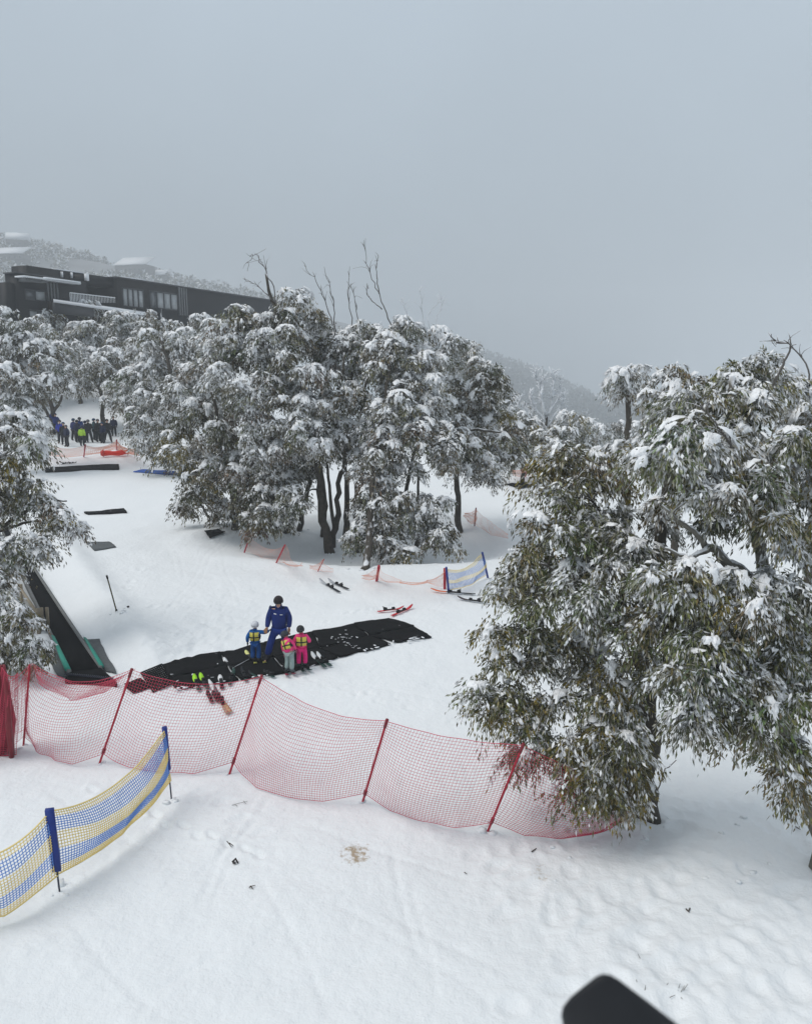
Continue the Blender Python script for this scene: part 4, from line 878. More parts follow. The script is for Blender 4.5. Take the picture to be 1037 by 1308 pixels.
# timber side fence left of the belt
fp = gline((8, 742), (50, 812), 8, ext=.6); fr = empty('timber_fence', fp[-1]); tag(fr, 'low timber fence with pale boards left of the conveyor', 'fence')
off = -cr_[0] * .1
mb = MB(); mb.tube(fp + [0, 0, .62], .05, 4); recenter(mb.build('rail', M['timber']), fr)
for k in (3, 5, 7):
    mb = MB(); mb.box(fp[k] + [0, 0, .35], (.09, .07, .85)); recenter(mb.build('post', M['timber']), fr)
for k in range(7):
    a, b = fp[k] + cr_[0] * .06, fp[k + 1] + cr_[0] * .06; mb = MB(); o_ = cr_[0] * .012; g_ = (b - a) * .03
    mb.hull8([a + g_ - o_, b - g_ - o_, b - g_ + o_, a + g_ + o_, a + g_ - o_ + [0, 0, .5], b - g_ - o_ + [0, 0, .5], b - g_ + o_ + [0, 0, .5], a + g_ + o_ + [0, 0, .5]]); recenter(mb.build('board', M['grey_board']), fr)
p6 = hit(55, 806); po = empty('timber_stump', p6); tag(po, 'pair of short pale timber stakes beside the conveyor fence end', 'stakes'); mb = MB(); mb.box(p6 + [0, 0, .3], (.08, .07, .75)); mb.box(p6 + [.14, .05, .32], (.08, .06, .7)); recenter(mb.build('stake', M['timber']), po)
# red padding roll
a, b = hit(131, 584, .28), hit(165, 582, .28); pr = empty('safety_pad', (a + b) / 2); tag(pr, 'long bright red safety pad lying before the crowd', 'pad')
mb = MB(); t = np.linspace(0, 1, 9); P = a + (b - a) * t[:, None]; P[:, 2] += .03 * np.sin(t * 9) - .04; mb.tube(P, .17 + .02 * np.sin(t * 12), 10)
recenter(mb.build('padding', mat('red_vinyl', (.75, .035, .02), .4, .2, 4), smooth=True), pr)
mb = MB(); mb.tube(np.array([a - nrm(b - a) * .12, a + nrm(b - a) * .1]), [.15, .27], 12); recenter(mb.build('end_cap', mat('red_vinyl_cap', (.6, .05, .04), .4, .3, 4), smooth=True), pr)
# ------------------------------------------------------------------ people
def skin_mesh(name, verts, edges, m, parent, sub=2, root=0):
    """verts: name -> ((x,y,z), rx, ry)"""
    me = bpy.data.meshes.new(name); bm = bmesh.new(); lay = bm.verts.layers.skin.verify(); ids = {}
    for i, (k, (co, rx, ry)) in enumerate(verts.items()):
        v = bm.verts.new(co); v[lay].radius = (rx, ry); v[lay].use_root = (i == root); ids[k] = v
    for a, b in edges: bm.edges.new((ids[a], ids[b]))
    bm.to_mesh(me); bm.free()
    o = bpy.data.objects.new(name + '_cage', me); COL.objects.link(o)
    s = o.modifiers.new('s', 'SKIN'); s.use_smooth_shade = True
    u = o.modifiers.new('u', 'SUBSURF'); u.levels = sub; u.render_levels = sub
    dg = bpy.context.evaluated_depsgraph_get(); me2 = bpy.data.meshes.new_from_object(o.evaluated_get(dg)); bpy.data.objects.remove(o)
    me2.name = name; me2.materials.clear()
    q = link(name, me2, m, parent, True); return q
SKIN = mat('skin', (.55, .33, .24), .55, .1, 6)
def person(label, loc, rz, H, pose, cols, group=None, child=False, vest=None, helmet=True, hi=True):
    """pose overrides joints (in a 1.75 m frame, facing -y). cols: jacket, trousers, helmet, gloves, boots"""
    k = H / 1.75; hs = 1.32 if child else 1.0
    root = empty('person', loc, rz); tag(root, label, 'person', group); root.scale = (k, k, k)
    J = dict(pelvis=(0, 0, .94), waist=(0, 0, 1.08), chest=(0, .0, 1.28), neck=(0, 0, 1.46), shL=(-.19, 0, 1.40), elL=(-.26, .03, 1.14), wrL=(-.27, -.05, .90), haL=(-.27, -.08, .81),
             shR=(.19, 0, 1.40), elR=(.26, .03, 1.14), wrR=(.27, -.05, .90), haR=(.27, -.08, .81), hipL=(-.095, 0, .90), knL=(-.12, -.03, .50), anL=(-.13, .02, .11), toL=(-.15, -.17, .05),
             hipR=(.095, 0, .90), knR=(.12, -.03, .50), anR=(.13, .02, .11), toR=(.15, -.17, .05), head=(0, -.02, 1.63))
    J.update(pose); J = {a: np.array(b, float) for a, b in J.items()}
    hd = J['head']; up = nrm(hd - J['neck'] + np.array([0, .03, 0])); fw = J.get('face', np.array([0, -1.0, 0])); fw = nrm(fw - up * np.dot(fw, up)); sd = np.cross(fw, up)
    T = lambda a, b, t: J[a] * (1 - t) + J[b] * t
    bw = 1.14 if child else 1.08
    V = {'pelvis': (J['pelvis'], .13, .10), 'waist': (J['waist'], .12, .09), 'chest': (J['chest'], .145, .10), 'neck': (J['neck'], .06, .06),
         'jaw': (hd - up * .055 * hs + fw * .02, .062 * hs, .07 * hs), 'brow': (hd + up * .02 * hs, .078 * hs, .092 * hs), 'crown': (hd + up * .10 * hs, .055 * hs, .065 * hs),
         'nose': (hd - up * .02 * hs + fw * .105 * hs, .014 * hs, .014 * hs)}
    E = [('pelvis', 'waist'), ('waist', 'chest'), ('chest', 'neck'), ('neck', 'jaw'), ('jaw', 'brow'), ('brow', 'crown'), ('brow', 'nose')]
    for s in 'LR':
        V.update({'sh' + s: (J['sh' + s], .055, .055), 'el' + s: (J['el' + s], .042, .042), 'wr' + s: (J['wr' + s], .03, .03), 'hip' + s: (J['hip' + s], .085, .085), 'kn' + s: (J['kn' + s], .06, .06), 'an' + s: (J['an' + s], .045, .045), 'to' + s: (J['to' + s], .035, .03)})
        E += [('chest', 'sh' + s), ('sh' + s, 'el' + s), ('el' + s, 'wr' + s), ('pelvis', 'hip' + s), ('hip' + s, 'kn' + s), ('kn' + s, 'an' + s), ('an' + s, 'to' + s)]
    body = skin_mesh('body', V, E, SKIN, root, 1)
    # jacket
    V = {'p': (J['pelvis'] - [0, 0, .10], .205 * bw, .16 * bw), 'w': (J['waist'], .195 * bw, .155 * bw), 'c': (J['chest'], .195 * bw, .15 * bw), 'u': (T('chest', 'neck', .65), .12 * bw, .10 * bw), 'n': (J['neck'] + up * .02, .085, .085)}
    E = [('p', 'w'), ('w', 'c'), ('c', 'u'), ('u', 'n')]
    for s in 'LR':
        V.update({'s' + s: (J['sh' + s], .09 * bw, .095 * bw), 'm' + s: (T('sh' + s, 'el' + s, .55), .088 * bw, .09 * bw), 'e' + s: (J['el' + s], .08 * bw, .082 * bw), 'r' + s: (T('el' + s, 'wr' + s, .95), .056 * bw, .056 * bw)})
        E += [('c', 's' + s), ('s' + s, 'm' + s), ('m' + s, 'e' + s), ('e' + s, 'r' + s)]
    jk = skin_mesh('jacket', V, E, paint(cols[0]), root, 2)
    mb = MB(); mb.tube(np.array([J['neck'] - up * .03, J['neck'] + up * .04, J['neck'] + up * .075]), [.10, .092, .088], 12); mb.build('collar', paint(tuple(np.array(cols[0]) * .75)), jk, True)
    # trousers
    V = {'p': (J['pelvis'] - [0, 0, .02], .15 * bw, .125 * bw)}; E = []
    for s in 'LR':
        V.update({'h' + s: (J['hip' + s] - [0, 0, .06], .105 * bw, .11 * bw), 't' + s: (T('hip' + s, 'kn' + s, .55), .10 * bw, .10 * bw), 'k' + s: (J['kn' + s], .088 * bw, .09 * bw), 'c' + s: (T('kn' + s, 'an' + s, .5), .09 * bw, .092 * bw), 'a' + s: (J['an' + s] + [0, 0, .05], .085 * bw, .088 * bw)})
        E += [('p', 'h' + s), ('h' + s, 't' + s), ('t' + s, 'k' + s), ('k' + s, 'c' + s), ('c' + s, 'a' + s)]
    skin_mesh('trousers', V, E, paint(cols[1]), root, 2)
    for s in 'LR':
        q = J['an' + s]; t_ = J['to' + s]
        skin_mesh('boot', {'a': (q + [0, 0, .13], .075, .08), 'b': (q + [0, 0, .0], .072, .085), 'h': (q + (q - t_) * .25 - [0, 0, .03], .06, .05), 'm': ((q + t_) / 2 - [0, 0, .01], .06, .062), 't': (t_, .052, .045)}, [('a', 'b'), ('b', 'h'), ('b', 'm'), ('m', 't')], paint(cols[4]), root, 1)
        # glove: palm, four fingers and thumb
        w = J['wr' + s]; h = J['ha' + s]; d = nrm(h - w); lat = np.cross(d, [0, 0, 1.0]); lat = nrm(lat) if np.linalg.norm(lat) > .3 else np.array([0, 1.0, 0]); nrmv = np.cross(d, lat)
        V = {'w': (w - d * .03, .045, .045), 'p': (w + d * .045, .042, .036), 'q': (w + d * .085, .04, .032)}; E = [('w', 'p'), ('p', 'q')]
        for f in range(4):
            o_ = lat * (f - 1.5) * .023; ln = (.06, .075, .07, .055)[f]
            V['a%d' % f] = (w + d * .10 + o_, .013, .013); V['b%d' % f] = (w + d * (.10 + ln * .5) + o_ + nrmv * .012, .013, .013); V['c%d' % f] = (w + d * (.10 + ln * .85) + o_ + nrmv * .035, .012, .012)
            E += [('q', 'a%d' % f), ('a%d' % f, 'b%d' % f), ('b%d' % f, 'c%d' % f)]
        V['t1'] = (w + d * .05 + lat * .055, .015, .015); V['t2'] = (w + d * .09 + lat * .075 + nrmv * .01, .013, .013); E += [('p', 't1'), ('t1', 't2')]
        if hi: skin_mesh('glove', V, E, paint(cols[3]), root, 1)
        else: skin_mesh('glove', {a: V[a] for a in ('w', 'p', 'q', 'a0', 'c0', 'a2', 'c2', 't1')}, [('w', 'p'), ('p', 'q'), ('q', 'a0'), ('a0', 'c0'), ('q', 'a2'), ('a2', 'c2'), ('p', 't1')], paint(cols[3]), root, 1)
    # helmet or beanie: lofted dome with brim and ear flaps, goggles
    Rm = np.stack([sd, -fw, up], 1); r_ = .118 * hs
    th = np.linspace(0, 2 * math.pi, 21)[:-1]; V = []; rings = 9
    for i in range(rings):
        ph = i / (rings - 1) * math.radians(118); 
        for a in th:
            front = max(0, -math.sin(a)); p_ = min(ph, math.radians(118 - 42 * front ** .7)); V.append([r_ * math.sin(p_) * math.cos(a), r_ * 1.14 * math.sin(p_) * math.sin(a), r_ * (1.08 * math.cos(p_))])
    V = np.array(V) @ Rm.T + hd + up * .035 * hs; n = 20
    fs = [[i * n + j, (i + 1) * n + j, (i + 1) * n + (j + 1) % n, i * n + (j + 1) % n] for i in range(rings - 1) for j in range(n)]
    hm = link('helmet', mesh_np('helmet', V, [np.array(fs)]), paint(cols[2]), root, True)
    sm = hm.modifiers.new('thick', 'SOLIDIFY'); sm.thickness = .012
    if hi:
        mb = MB(); g0 = []
        for a in np.linspace(-1.15, 1.15, 9):
            g0.append(hd + up * .012 * hs + fw * (r_ * .98 * math.cos(a)) + sd * (r_ * .9 * math.sin(a)))
        mb.tube(np.array(g0), [.014, .028, .033, .034, .026, .034, .033, .028, .014], 8); mb.build('goggles', paint((.03, .03, .035)), hm, True)
        mb = MB(); c = hd - up * .075 * hs + fw * .082 * hs; mb.tube(np.array([c - sd * .022, c + fw * .006, c + sd * .022]), [.004, .007, .004], 5); mb.build('mouth', paint((.35, .12, .1)), body, True)
        st_ = MB(); aa = []
        for a in np.linspace(.9, 2 * math.pi - .9, 14): aa.append(hd + up * .03 * hs + fw * (r_ * 1.17 * math.cos(a)) + sd * (r_ * 1.04 * math.sin(a)))
        st_.tube(np.array(aa), .011, 5); st_.build('goggle_strap', paint((.05, .05, .06)), hm, True)
    if vest:
        # back and front panels with dark webbing, wrapped around the chest
        c = T('waist', 'chest', .55); ax_up = nrm(J['chest'] - J['waist']); sx = nrm(J['shR'] - J['shL']); fb = np.cross(ax_up, sx)
        vt = MB(); wb = MB()
        def wrap(a0, a1, z0, z1, ro, mi=0, mbx=None, na=8, nz=4):
            A = np.linspace(a0, a1, na); Z = np.linspace(z0, z1, nz); P = []
            for z in Z:
                for a in A: P.append(c + ax_up * z + sx * ((.215 * bw + ro) * math.sin(a)) + fb * ((.178 * bw + ro) * math.cos(a)))
            for z in Z:
                for a in A: P.append(c + ax_up * z + sx * ((.19 * bw + ro) * math.sin(a)) + fb * ((.15 * bw + ro) * math.cos(a)))
            ii = np.arange(na * nz).reshape(nz, na); q = np.stack([ii[:-1, :-1], ii[:-1, 1:], ii[1:, 1:], ii[1:, :-1]], -1).reshape(-1, 4)
            rim = np.concatenate([ii[0, :], ii[1:, -1], ii[-1, -2::-1], ii[-2:0:-1, 0]]); k_ = np.arange(len(rim)); k2 = (k_ + 1) % len(rim)
            mbx.add(np.array(P), [q, q[:, ::-1] + na * nz, np.stack([rim[k_], rim[k_] + na * nz, rim[k2] + na * nz, rim[k2]], -1)])
        for side in (1, -1):
            for base_a in (0, math.pi):
                a0, a1 = sorted((base_a + side * .10, base_a + side * 1.05)); wrap(a0, a1, -.17, .2, 0, mbx=vt)
        vo = vt.build('vest', paint(vest), root, True)
        wrap(0, 2 * math.pi, -.045, .005, .012, mbx=wb, na=24, nz=2)
        for base_a in (0, math.pi): wrap(base_a - .09, base_a + .09, -.19, .24, .013, mbx=wb, na=4)
        wrap(1.0, 2.1, -.1, .12, .0, mbx=wb, na=6); wrap(-2.1, -1.0, -.1, .12, .0, mbx=wb, na=6)
        wb.build('webbing', paint((.02, .022, .025)), vo, True)
    return root
NAVY, ROY = (.010, .028, .16), (.006, .05, .26)
PINK, GREY_G = (.85, .05, .22), (.28, .36, .35)
VY = (.62, .55, .10)
def feet(u, v, dz=.06): return hit(u, v, dz)
inst = person('tall adult in a dark blue ski suit and black helmet facing the children', feet(358, 847), R(3), 1.76,
              dict(shL=(-.20, 0, 1.41), elL=(-.28, .02, 1.14), wrL=(-.31, -.12, .93), haL=(-.33, -.2, .88), elR=(.27, .02, 1.14), wrR=(.26, -.08, .90), haR=(.26, -.1, .8), hipL=(-.11, 0, .9), knL=(-.24, -.06, .5), anL=(-.34, -.02, .11), toL=(-.38, -.2, .05), knR=(.17, -.02, .5), anR=(.22, .04, .11), toR=(.26, -.14, .05), head=(0, -.05, 1.62), face=(0, -1, -.35)),
              (NAVY, (.010, .035, .20), (.025, .02, .022), (.30, .16, .09), (.02, .02, .025)))
mb = MB(); mb.box((-.085, -.147, 1.325), (.07, .012, .025), Matrix.Rotation(.25, 3, 'Y')); mb.box((.075, -.147, 1.30), (.07, .01, .018)); mb.build('chest_badges', paint((.7, .74, .8)), [c for c in inst.children if c.name.startswith('jacket')][0])
person('small child in a bright blue snowsuit with white helmet and yellow vest', feet(327, 849), R(172), 1.06,
       dict(shR=(.2, 0, 1.38), elL=(-.44, -.1, 1.34), wrL=(-.60, -.2, 1.42), haL=(-.68, -.24, 1.46), elR=(.34, .05, 1.12), wrR=(.36, -.03, .86), haR=(.36, -.05, .76), head=(0, -.03, 1.64), knL=(-.14, -.05, .5), knR=(.14, -.05, .5)),
       ((.01, .11, .36), (.008, .07, .26), (.62, .64, .68), (.03, .035, .04), (.05, .05, .06)), child=True, vest=VY)
person('child in a pink jacket, grey trousers and yellow vest leaning left before the adult', feet(370, 863), R(150), 1.10,
       dict(waist=(.05, -.03, 1.06), chest=(.15, -.08, 1.22), neck=(.24, -.13, 1.36), head=(.32, -.18, 1.48), shL=(.03, -.09, 1.38), shR=(.34, -.09, 1.26), elL=(-.12, -.14, 1.16), wrL=(-.16, -.24, .94), haL=(-.16, -.27, .84), elR=(.38, -.1, .98), wrR=(.33, -.14, .72), haR=(.33, -.15, .62)),
       (PINK, GREY_G, (.035, .04, .05), (.3, .1, .15), (.1, .13, .14)), child=True, vest=VY)
person('child all in bright pink with dark helmet, rightmost of the children', feet(386, 857), R(185), 1.08,
       dict(head=(.03, -.03, 1.63), elL=(-.33, -.02, 1.16), wrL=(-.3, -.22, 1.08), haL=(-.26, -.3, 1.08), elR=(.33, .02, 1.12), wrR=(.33, -.06, .86), haR=(.33, -.08, .76), knL=(-.14, -.08, .5), knR=(.13, -.06, .5)),
       (PINK, (.75, .02, .2), (.03, .033, .035), (.6, .5, .55), (.03, .04, .045)), child=True, vest=VY)
# the far crowd: three figures copied with their own jacket colours
BK, DN, RB, LM, TL = (.016, .018, .022), (.012, .018, .05), (.02, .04, .34), (.38, .62, .06), (.02, .07, .09)
crowd = [(78, 567, 1.78, 5, RB, BK, 'person in a royal blue jacket at the left of the far crowd'), (72, 556, 1.72, 20, (.015, .03, .16), BK, 'person in dark blue raising one arm behind the royal blue jacket'),
         (86, 571, 1.6, -30, DN, BK, 'shorter person in navy standing right of the royal blue jacket'), (95, 563, 1.7, 150, (.015, .025, .11), BK, 'person in dark blue standing back in the middle of the far crowd'),
         (103, 562, 1.75, 170, (.015, .05, .2), DN, 'person in blue right behind the lime green jacket'), (105.5, 570, 1.5, 175, LM, BK, 'person in a lime green jacket seen from behind in the far crowd'),
         (114, 566, 1.75, 200, BK, BK, 'person in black right beside the lime green jacket'), (121, 563, 1.7, 120, TL, BK, 'person in dark teal right of the person in black'),
         (138, 565, 1.78, 30, BK, BK, 'person in black with legs apart at the right of the far crowd'), (61, 558, 1.6, 60, BK, BK, 'person in black walking at the far left of the crowd'),
         (146, 557, 1.6, 10, DN, BK, 'person in navy half hidden by the tree at the crowd\'s right end'), 
         (82.5, 569, 1.7, 15, BK, BK, 'person in black pressed behind the royal blue jacket'), (99.5, 566, 1.72, 160, DN, BK, 'person in navy just left of the lime green jacket'), (110, 566, 1.66, 190, (.02, .03, .09), BK, 'person in dark navy just behind the right of the lime green jacket'), (126, 565, 1.74, 60, BK, BK, 'person in black between the teal jacket and the tree'), (132, 566, 1.6, 330, DN, BK, 'shorter person in navy beside the one with legs apart')]
poses = [dict(), dict(elL=(-.36, 0, 1.5), wrL=(-.3, -.05, 1.72), haL=(-.28, -.06, 1.82), elR=(.3, -.05, 1.16), wrR=(.2, -.2, 1.1), haR=(.15, -.25, 1.1)), dict(anL=(-.24, .05, .11), toL=(-.28, -.12, .05), knL=(-.18, 0, .5), anR=(.25, .02, .11), toR=(.28, -.15, .05), knR=(.19, -.04, .5), elL=(-.3, .05, 1.18), wrL=(-.16, -.18, 1.08), haL=(-.1, -.22, 1.06))]
protos = {}
for i, (u, v, H, rz, jc, tc_, lab) in enumerate(crowd):
    pi = {1: 1, 8: 2, 6: 2, 9: 2, 3: 2}.get(i, 0); p = hit(u, v)
    if pi not in protos:
        o = protos[pi] = person(lab, p, R(rz), H, poses[pi], (jc, tc_, (.03, .03, .035), BK, BK), 'people in the far crowd', hi=False)
    else:
        o = copy_tree(protos[pi]); o.location = p; o.rotation_euler = (0, 0, R(rz)); o.scale = (H / 1.75,) * 3; o['label'] = lab
    for c in o.children:
        nm = c.name.split('.')[0]
        m_ = {'jacket': paint(jc), 'trousers': paint(tc_), 'helmet': paint([(.03, .03, .035), (.012, .02, .05), (.1, .1, .11), (.02, .05, .1)][i % 4])}.get(nm)
        if m_: c.material_slots[0].link = 'OBJECT'; c.material_slots[0].material = m_
        if nm == 'jacket':
            for q in c.children: q.material_slots[0].link = 'OBJECT'; q.material_slots[0].material = paint(tuple(np.array(jc) * .75))

# ------------------------------------------------------------------ bits lying on the snow
M['debris'] = mat('dark_debris', (.03, .025, .025), .7, .5, 20)
def bit(name, label, cat, pts, r, m='debris', group=None):
    mb = MB()
    for P in pts: mb.tube(np.array([hit(*p[:2], dz=p[2]) for p in P]), np.linspace(r, r * .6, len(P)), 5)
    o = mb.build(name, M[m], smooth=True); tag(o, label, cat, group)
bit('twig', 'thin grey bent twig lying on the snow below the red net pole', 'twig', [[(296, 1027, .02), (306, 1025, .03), (316, 1022, .02)], [(300, 1026, .02), (303, 1029, .02)], [(311, 1022, .03), (314, 1026, .02)]], .006, 'grey_board', 'twigs and bits on the near snow')
bit('twig', 'pale broken twig above the black glove like scrap', 'twig', [[(290, 1078, .02), (296, 1085, .02)], [(293, 1080, .02), (298, 1083, .02)]], .009, 'twig', 'twigs and bits on the near snow')
bit('scrap', 'black scrap of cloth on the snow left of the brown stain', 'scrap', [[(297, 1104, .02), (301, 1102, .05), (304, 1105, .02)], [(298, 1105, .03), (301, 1106, .03)]], .022, 'debris', 'twigs and bits on the near snow')
bit('leaf_scrap', 'crumpled dark leaf on the snow below the black scrap', 'leaf', [[(318, 1137, .02), (322, 1136, .03), (326, 1134, .02)], [(320, 1135, .02), (323, 1139, .02)]], .009, 'twig', 'twigs and bits on the near snow')
bit('twig', 'short dark twig on the snow under the last red pole', 'twig', [[(679, 1090, .02), (685, 1085, .02)]], .011, 'twig', 'twigs and bits on the near snow')
bit('twig', 'tiny dark speck of bark on open snow below the net middle', 'twig', [[(593, 1117, .02), (596, 1119, .02)]], .008, 'twig', 'twigs and bits on the near snow')
bit('leaf_scrap', 'dark leaf fallen on trodden snow near the right edge', 'leaf', [[(1016, 1058, .02), (1022, 1061, .03)]], .012, 'twig', 'twigs and bits on the near snow')
bit('leaf_scrap', 'grey green leaf pressed in the footprints right of centre', 'leaf', [[(876, 1163, .01), (880, 1168, .02)], [(881, 1162, .01), (879, 1167, .02)]], .011, 'twig', 'twigs and bits on the near snow')
bit('grass_tuft', 'sparse dry grass tuft poking through the snow near the bottom right', 'grass', [[(864, 1274, 0), (868, 1266, .05)], [(867, 1275, 0), (874, 1268, .06)], [(860, 1268, 0), (866, 1272, .03)], [(868, 1277, 0), (871, 1282, .02)], [(872, 1270, 0), (878, 1265, .04)], [(855, 1279, 0), (862, 1277, .02)]], .004, 'twig')
bit('grass_tuft', 'dry grass blades beside the blurred rail end', 'grass', [[(822, 1278, 0), (824, 1270, .05)], [(846, 1271, 0), (853, 1264, .04)], [(814, 1268, 0), (812, 1262, .03)], [(818, 1231, 0), (814, 1226, .03)], [(840, 1291, 0), (843, 1294, .02)]], .004, 'twig')
bit('twig', 'curved dark branchlet standing in the snow right of the large trunk', 'twig', [[(832, 1030, .05), (842, 1015, .2), (848, 1003, .35), (853, 1002, .38), (862, 998, .45)]], .013, 'twig')
bit('scrap', 'small black puck on the snow beside the marker pole', 'scrap', [[(163, 778, .02), (165, 778, .04)]], .035, 'debris')

rc = np.random.default_rng(23); cb = []
for (b, t) in posts + [bp1, bp2]: cb += [b + np.array([rc.normal(0, .07), rc.normal(0, .07), .0]) for _ in range(3)]
for (u, v) in ((826, 1048), (422, 707), (465, 726), (521, 711), (382, 677), (149, 782)):
    b = hit(u, v); cb += [b + np.array([rc.normal(0, .22), rc.normal(-.05, .16), 0]) for _ in range(8)]
for _ in range(22):
    p = hit(rc.uniform(700, 1030), rc.uniform(1000, 1130)); cb.append(p)
cb = np.array(cb); cb[:, 2] = gh(cb[:, 0], cb[:, 1]) + .005; sz = rc.uniform(.02, .07, len(cb))
V, Fc = blobs(ICO1, cb, nrm(rc.normal(size=(len(cb), 3)) * [1, 1, .1]), np.stack([sz * 1.3, sz, sz * .55], 1), rc, .4)
tag(link('snow_lumps', mesh_np('snow_lumps', V, [Fc]), M['snow'], smooth=True), 'small snow lumps fallen round the pole feet and under the trees', 'snow', kind='stuff')
# ------------------------------------------------------------------ dark building on the rise
A = at(150, 480, 92); B = at(370, 480, 124); fd = (B - A) * [1, 1, 0]; fL = np.linalg.norm(fd); fd /= fL; fn = np.array([fd[1], -fd[0], 0])   # outward normal (towards the slope)
if np.dot(fn, CAM - A) < 0: fn = -fn
M['cladding'] = None
def clad(name, c, fins=3.2):
    m, nt, b = nodes(name); N = nt.nodes.new; L = nt.links.new
    tc = N('ShaderNodeTexCoord'); mp = N('ShaderNodeMapping'); mp.inputs['Rotation'].default_value = (0, 0, -math.atan2(fd[1], fd[0])); L(tc.outputs['Object'], mp.inputs[0])
    w = N('ShaderNodeTexWave'); w.inputs['Scale'].default_value = fins; w.bands_direction = 'X'; L(mp.outputs[0], w.inputs['Vector'])
    mx = N('ShaderNodeMix'); mx.data_type = 'RGBA'; mx.inputs[6].default_value = (*[k * .8 for k in c], 1); mx.inputs[7].default_value = (*c, 1); L(w.outputs['Fac'], mx.inputs[0]); L(mx.outputs[2], b.inputs['Base Color'])
    bp = N('ShaderNodeBump'); bp.inputs['Strength'].default_value = .6; bp.inputs['Distance'].default_value = .05; L(w.outputs['Fac'], bp.inputs['Height']); L(bp.outputs[0], b.inputs['Normal'])
    b.inputs['Roughness'].default_value = .6; b.inputs['Specular IOR Level'].default_value = .25
    return m
M['cladding'] = clad('dark_cladding', (.007, .0075, .009)); M['brown_panel'] = clad('brown_panel', (.05, .035, .025), 5)
M['trim'] = mat('dark_trim', (.05, .052, .056), .5, .2, 3); M['fin'] = mat('grey_fin', (.16, .165, .17), .5, .2, 3); M['white_rail'] = mat('white_rail', (.78, .8, .82), .5, .1, 3)
M['curtain'] = mat('grey_curtain', (.34, .355, .365), .7, .4, 1.2)
mg, nt, bg = nodes('window_glass'); bg.inputs['Base Color'].default_value = (.08, .09, .10, 1); bg.inputs['Roughness'].default_value = .08; bg.inputs['Specular IOR Level'].default_value = .6
nzz = nt.nodes.new('ShaderNodeTexNoise'); nzz.inputs['Scale'].default_value = .5; rp = nt.nodes.new('ShaderNodeMix'); rp.data_type = 'RGBA'; rp.inputs[6].default_value = (.05, .055, .06, 1); rp.inputs[7].default_value = (.16, .17, .18, 1); nt.links.new(nzz.outputs['Fac'], rp.inputs[0]); nt.links.new(rp.outputs[2], bg.inputs['Base Color'])
M['glass'] = mg
def fpt(u, v, out=0.0): return on_plane(u, v, A + fn * out, fn)
def fbox(mb, u0, v0, u1, v1, out=0.0, depth=.3, mi=0, hz=None, zr=None):
    """box on the facade: front face at offset out, going in by depth; photo corners give its extent on the plane"""
    p, q = fpt(u0, v0, out), fpt(u1, v1, out); s0 = np.dot(p - A, fd); s1 = np.dot(q - A, fd); z0, z1 = fpt(u0, v1, out)[2], p[2]
    if hz is not None: z0 = hz
    if zr is not None: z0, z1 = zr
    o = A * [1, 1, 0] + fn * out; Vx = []
    for z in (z0, z1):
        for (s, d) in ((s0, 0), (s1, 0), (s1, depth), (s0, depth)): Vx.append(o + fd * s - fn * d + [0, 0, z])
    return mb.add(np.array(Vx), [BOXF], mi)
bd = empty('building', fpt(230, 403)); tag(bd, 'long dark clad hotel building with snowy balcony on the rise behind the trees', 'building')
def bpart(name, m, fn_, parent=bd):
    mb = MB(); fn_(mb); o = mb.build(name, m); 
    if parent is bd: recenter(o, bd)
    else: o.parent = parent; o.matrix_parent_inverse = Matrix.Identity(4)
    return o
zb = fpt(230, 403)[2] - 4
wall = bpart('wall', M['cladding'], lambda mb: fbox(mb, 149, 354, 385, 400, 0, 9, hz=zb))
bpart('wall', M['cladding'], lambda mb: fbox(mb, 109, 349.5, 149.2, 362, -.5, 4))
bpart('wall', M['cladding'], lambda mb: (fbox(mb, 109, 349.6, 150, 400, -3, 3, hz=zb)))
bpart('wall', M['cladding'], lambda mb: fbox(mb, 34, 338.5, 112, 362, -2.2, 2.2, hz=zb))
wl_ = bpart('wall', M['cladding'], lambda mb: fbox(mb, 21, 347.5, 110, 362, 0.4, 1.6, hz=zb))
bpart('wall', M['cladding'], lambda mb: fbox(mb, 8, 360, 21.3, 362, .0, 1.2, hz=zb))
bpart('brown_panel', M['brown_panel'], lambda mb: fbox(mb, 68, 384.5, 83, 400, 1.2, 1.0, hz=zb))
bpart('roof_edge', M['trim'], lambda mb: (fbox(mb, 148.6, 352.6, 386, 354.5, .12, 9.2), fbox(mb, 20.6, 346.6, 76, 348.2, .52, 1.8)))
bpart('roof_snow', M['snowpad'], lambda mb: (fbox(mb, 158, 352.8, 186, 355.5, -1.5, 4), fbox(mb, 72, 342.6, 108, 344.6, -2.4, 1.6)))
def window(u0, v0, u1, v1, n, glass, out=0.02):
    zt, zb_ = fpt(u0, v0, out)[2], fpt(u0, v1, out)[2]
    U = lambda k: u0 + (u1 - u0) * k / n
    f = bpart('window', M['trim'], lambda mb: [fbox(mb, U(k) - .35, v0, U(k) + .35, v1, out + .10, .3, zr=(zb_, zt)) for k in range(n + 1)] + [fbox(mb, u0 + .36, v0, u1 - .36, v1, out + .085, .3, zr=(zt - .14, zt - .01)), fbox(mb, u0 + .36, v0, u1 - .36, v1, out + .085, .3, zr=(zb_ + .01, zb_ + .12))])
    for k in range(n): bpart('pane', M[glass if isinstance(glass, str) else glass[k]], lambda mb: fbox(mb, U(k) + .4, v0, U(k + 1) - .4, v1, out + .03, .15, zr=(zb_ + .13, zt - .15)), f)
    return f
window(157, 366.5, 183.5, 391, 4, 'curtain'); window(192, 370.5, 227, 393, 4, ('glass', 'curtain', 'curtain', 'curtain'))
window(33, 368.5, 58, 383, 2, ('glass', 'curtain'), .45); window(38, 395, 58, 408, 2, ('curtain', 'glass'), .45)
for u in (230, 233, 236, 239): bpart('fin', M['fin'], lambda mb: fbox(mb, u - .35, 366.5 + (u - 229) * .2, u + .35, 402 + (u - 229) * .1, .25, .25))
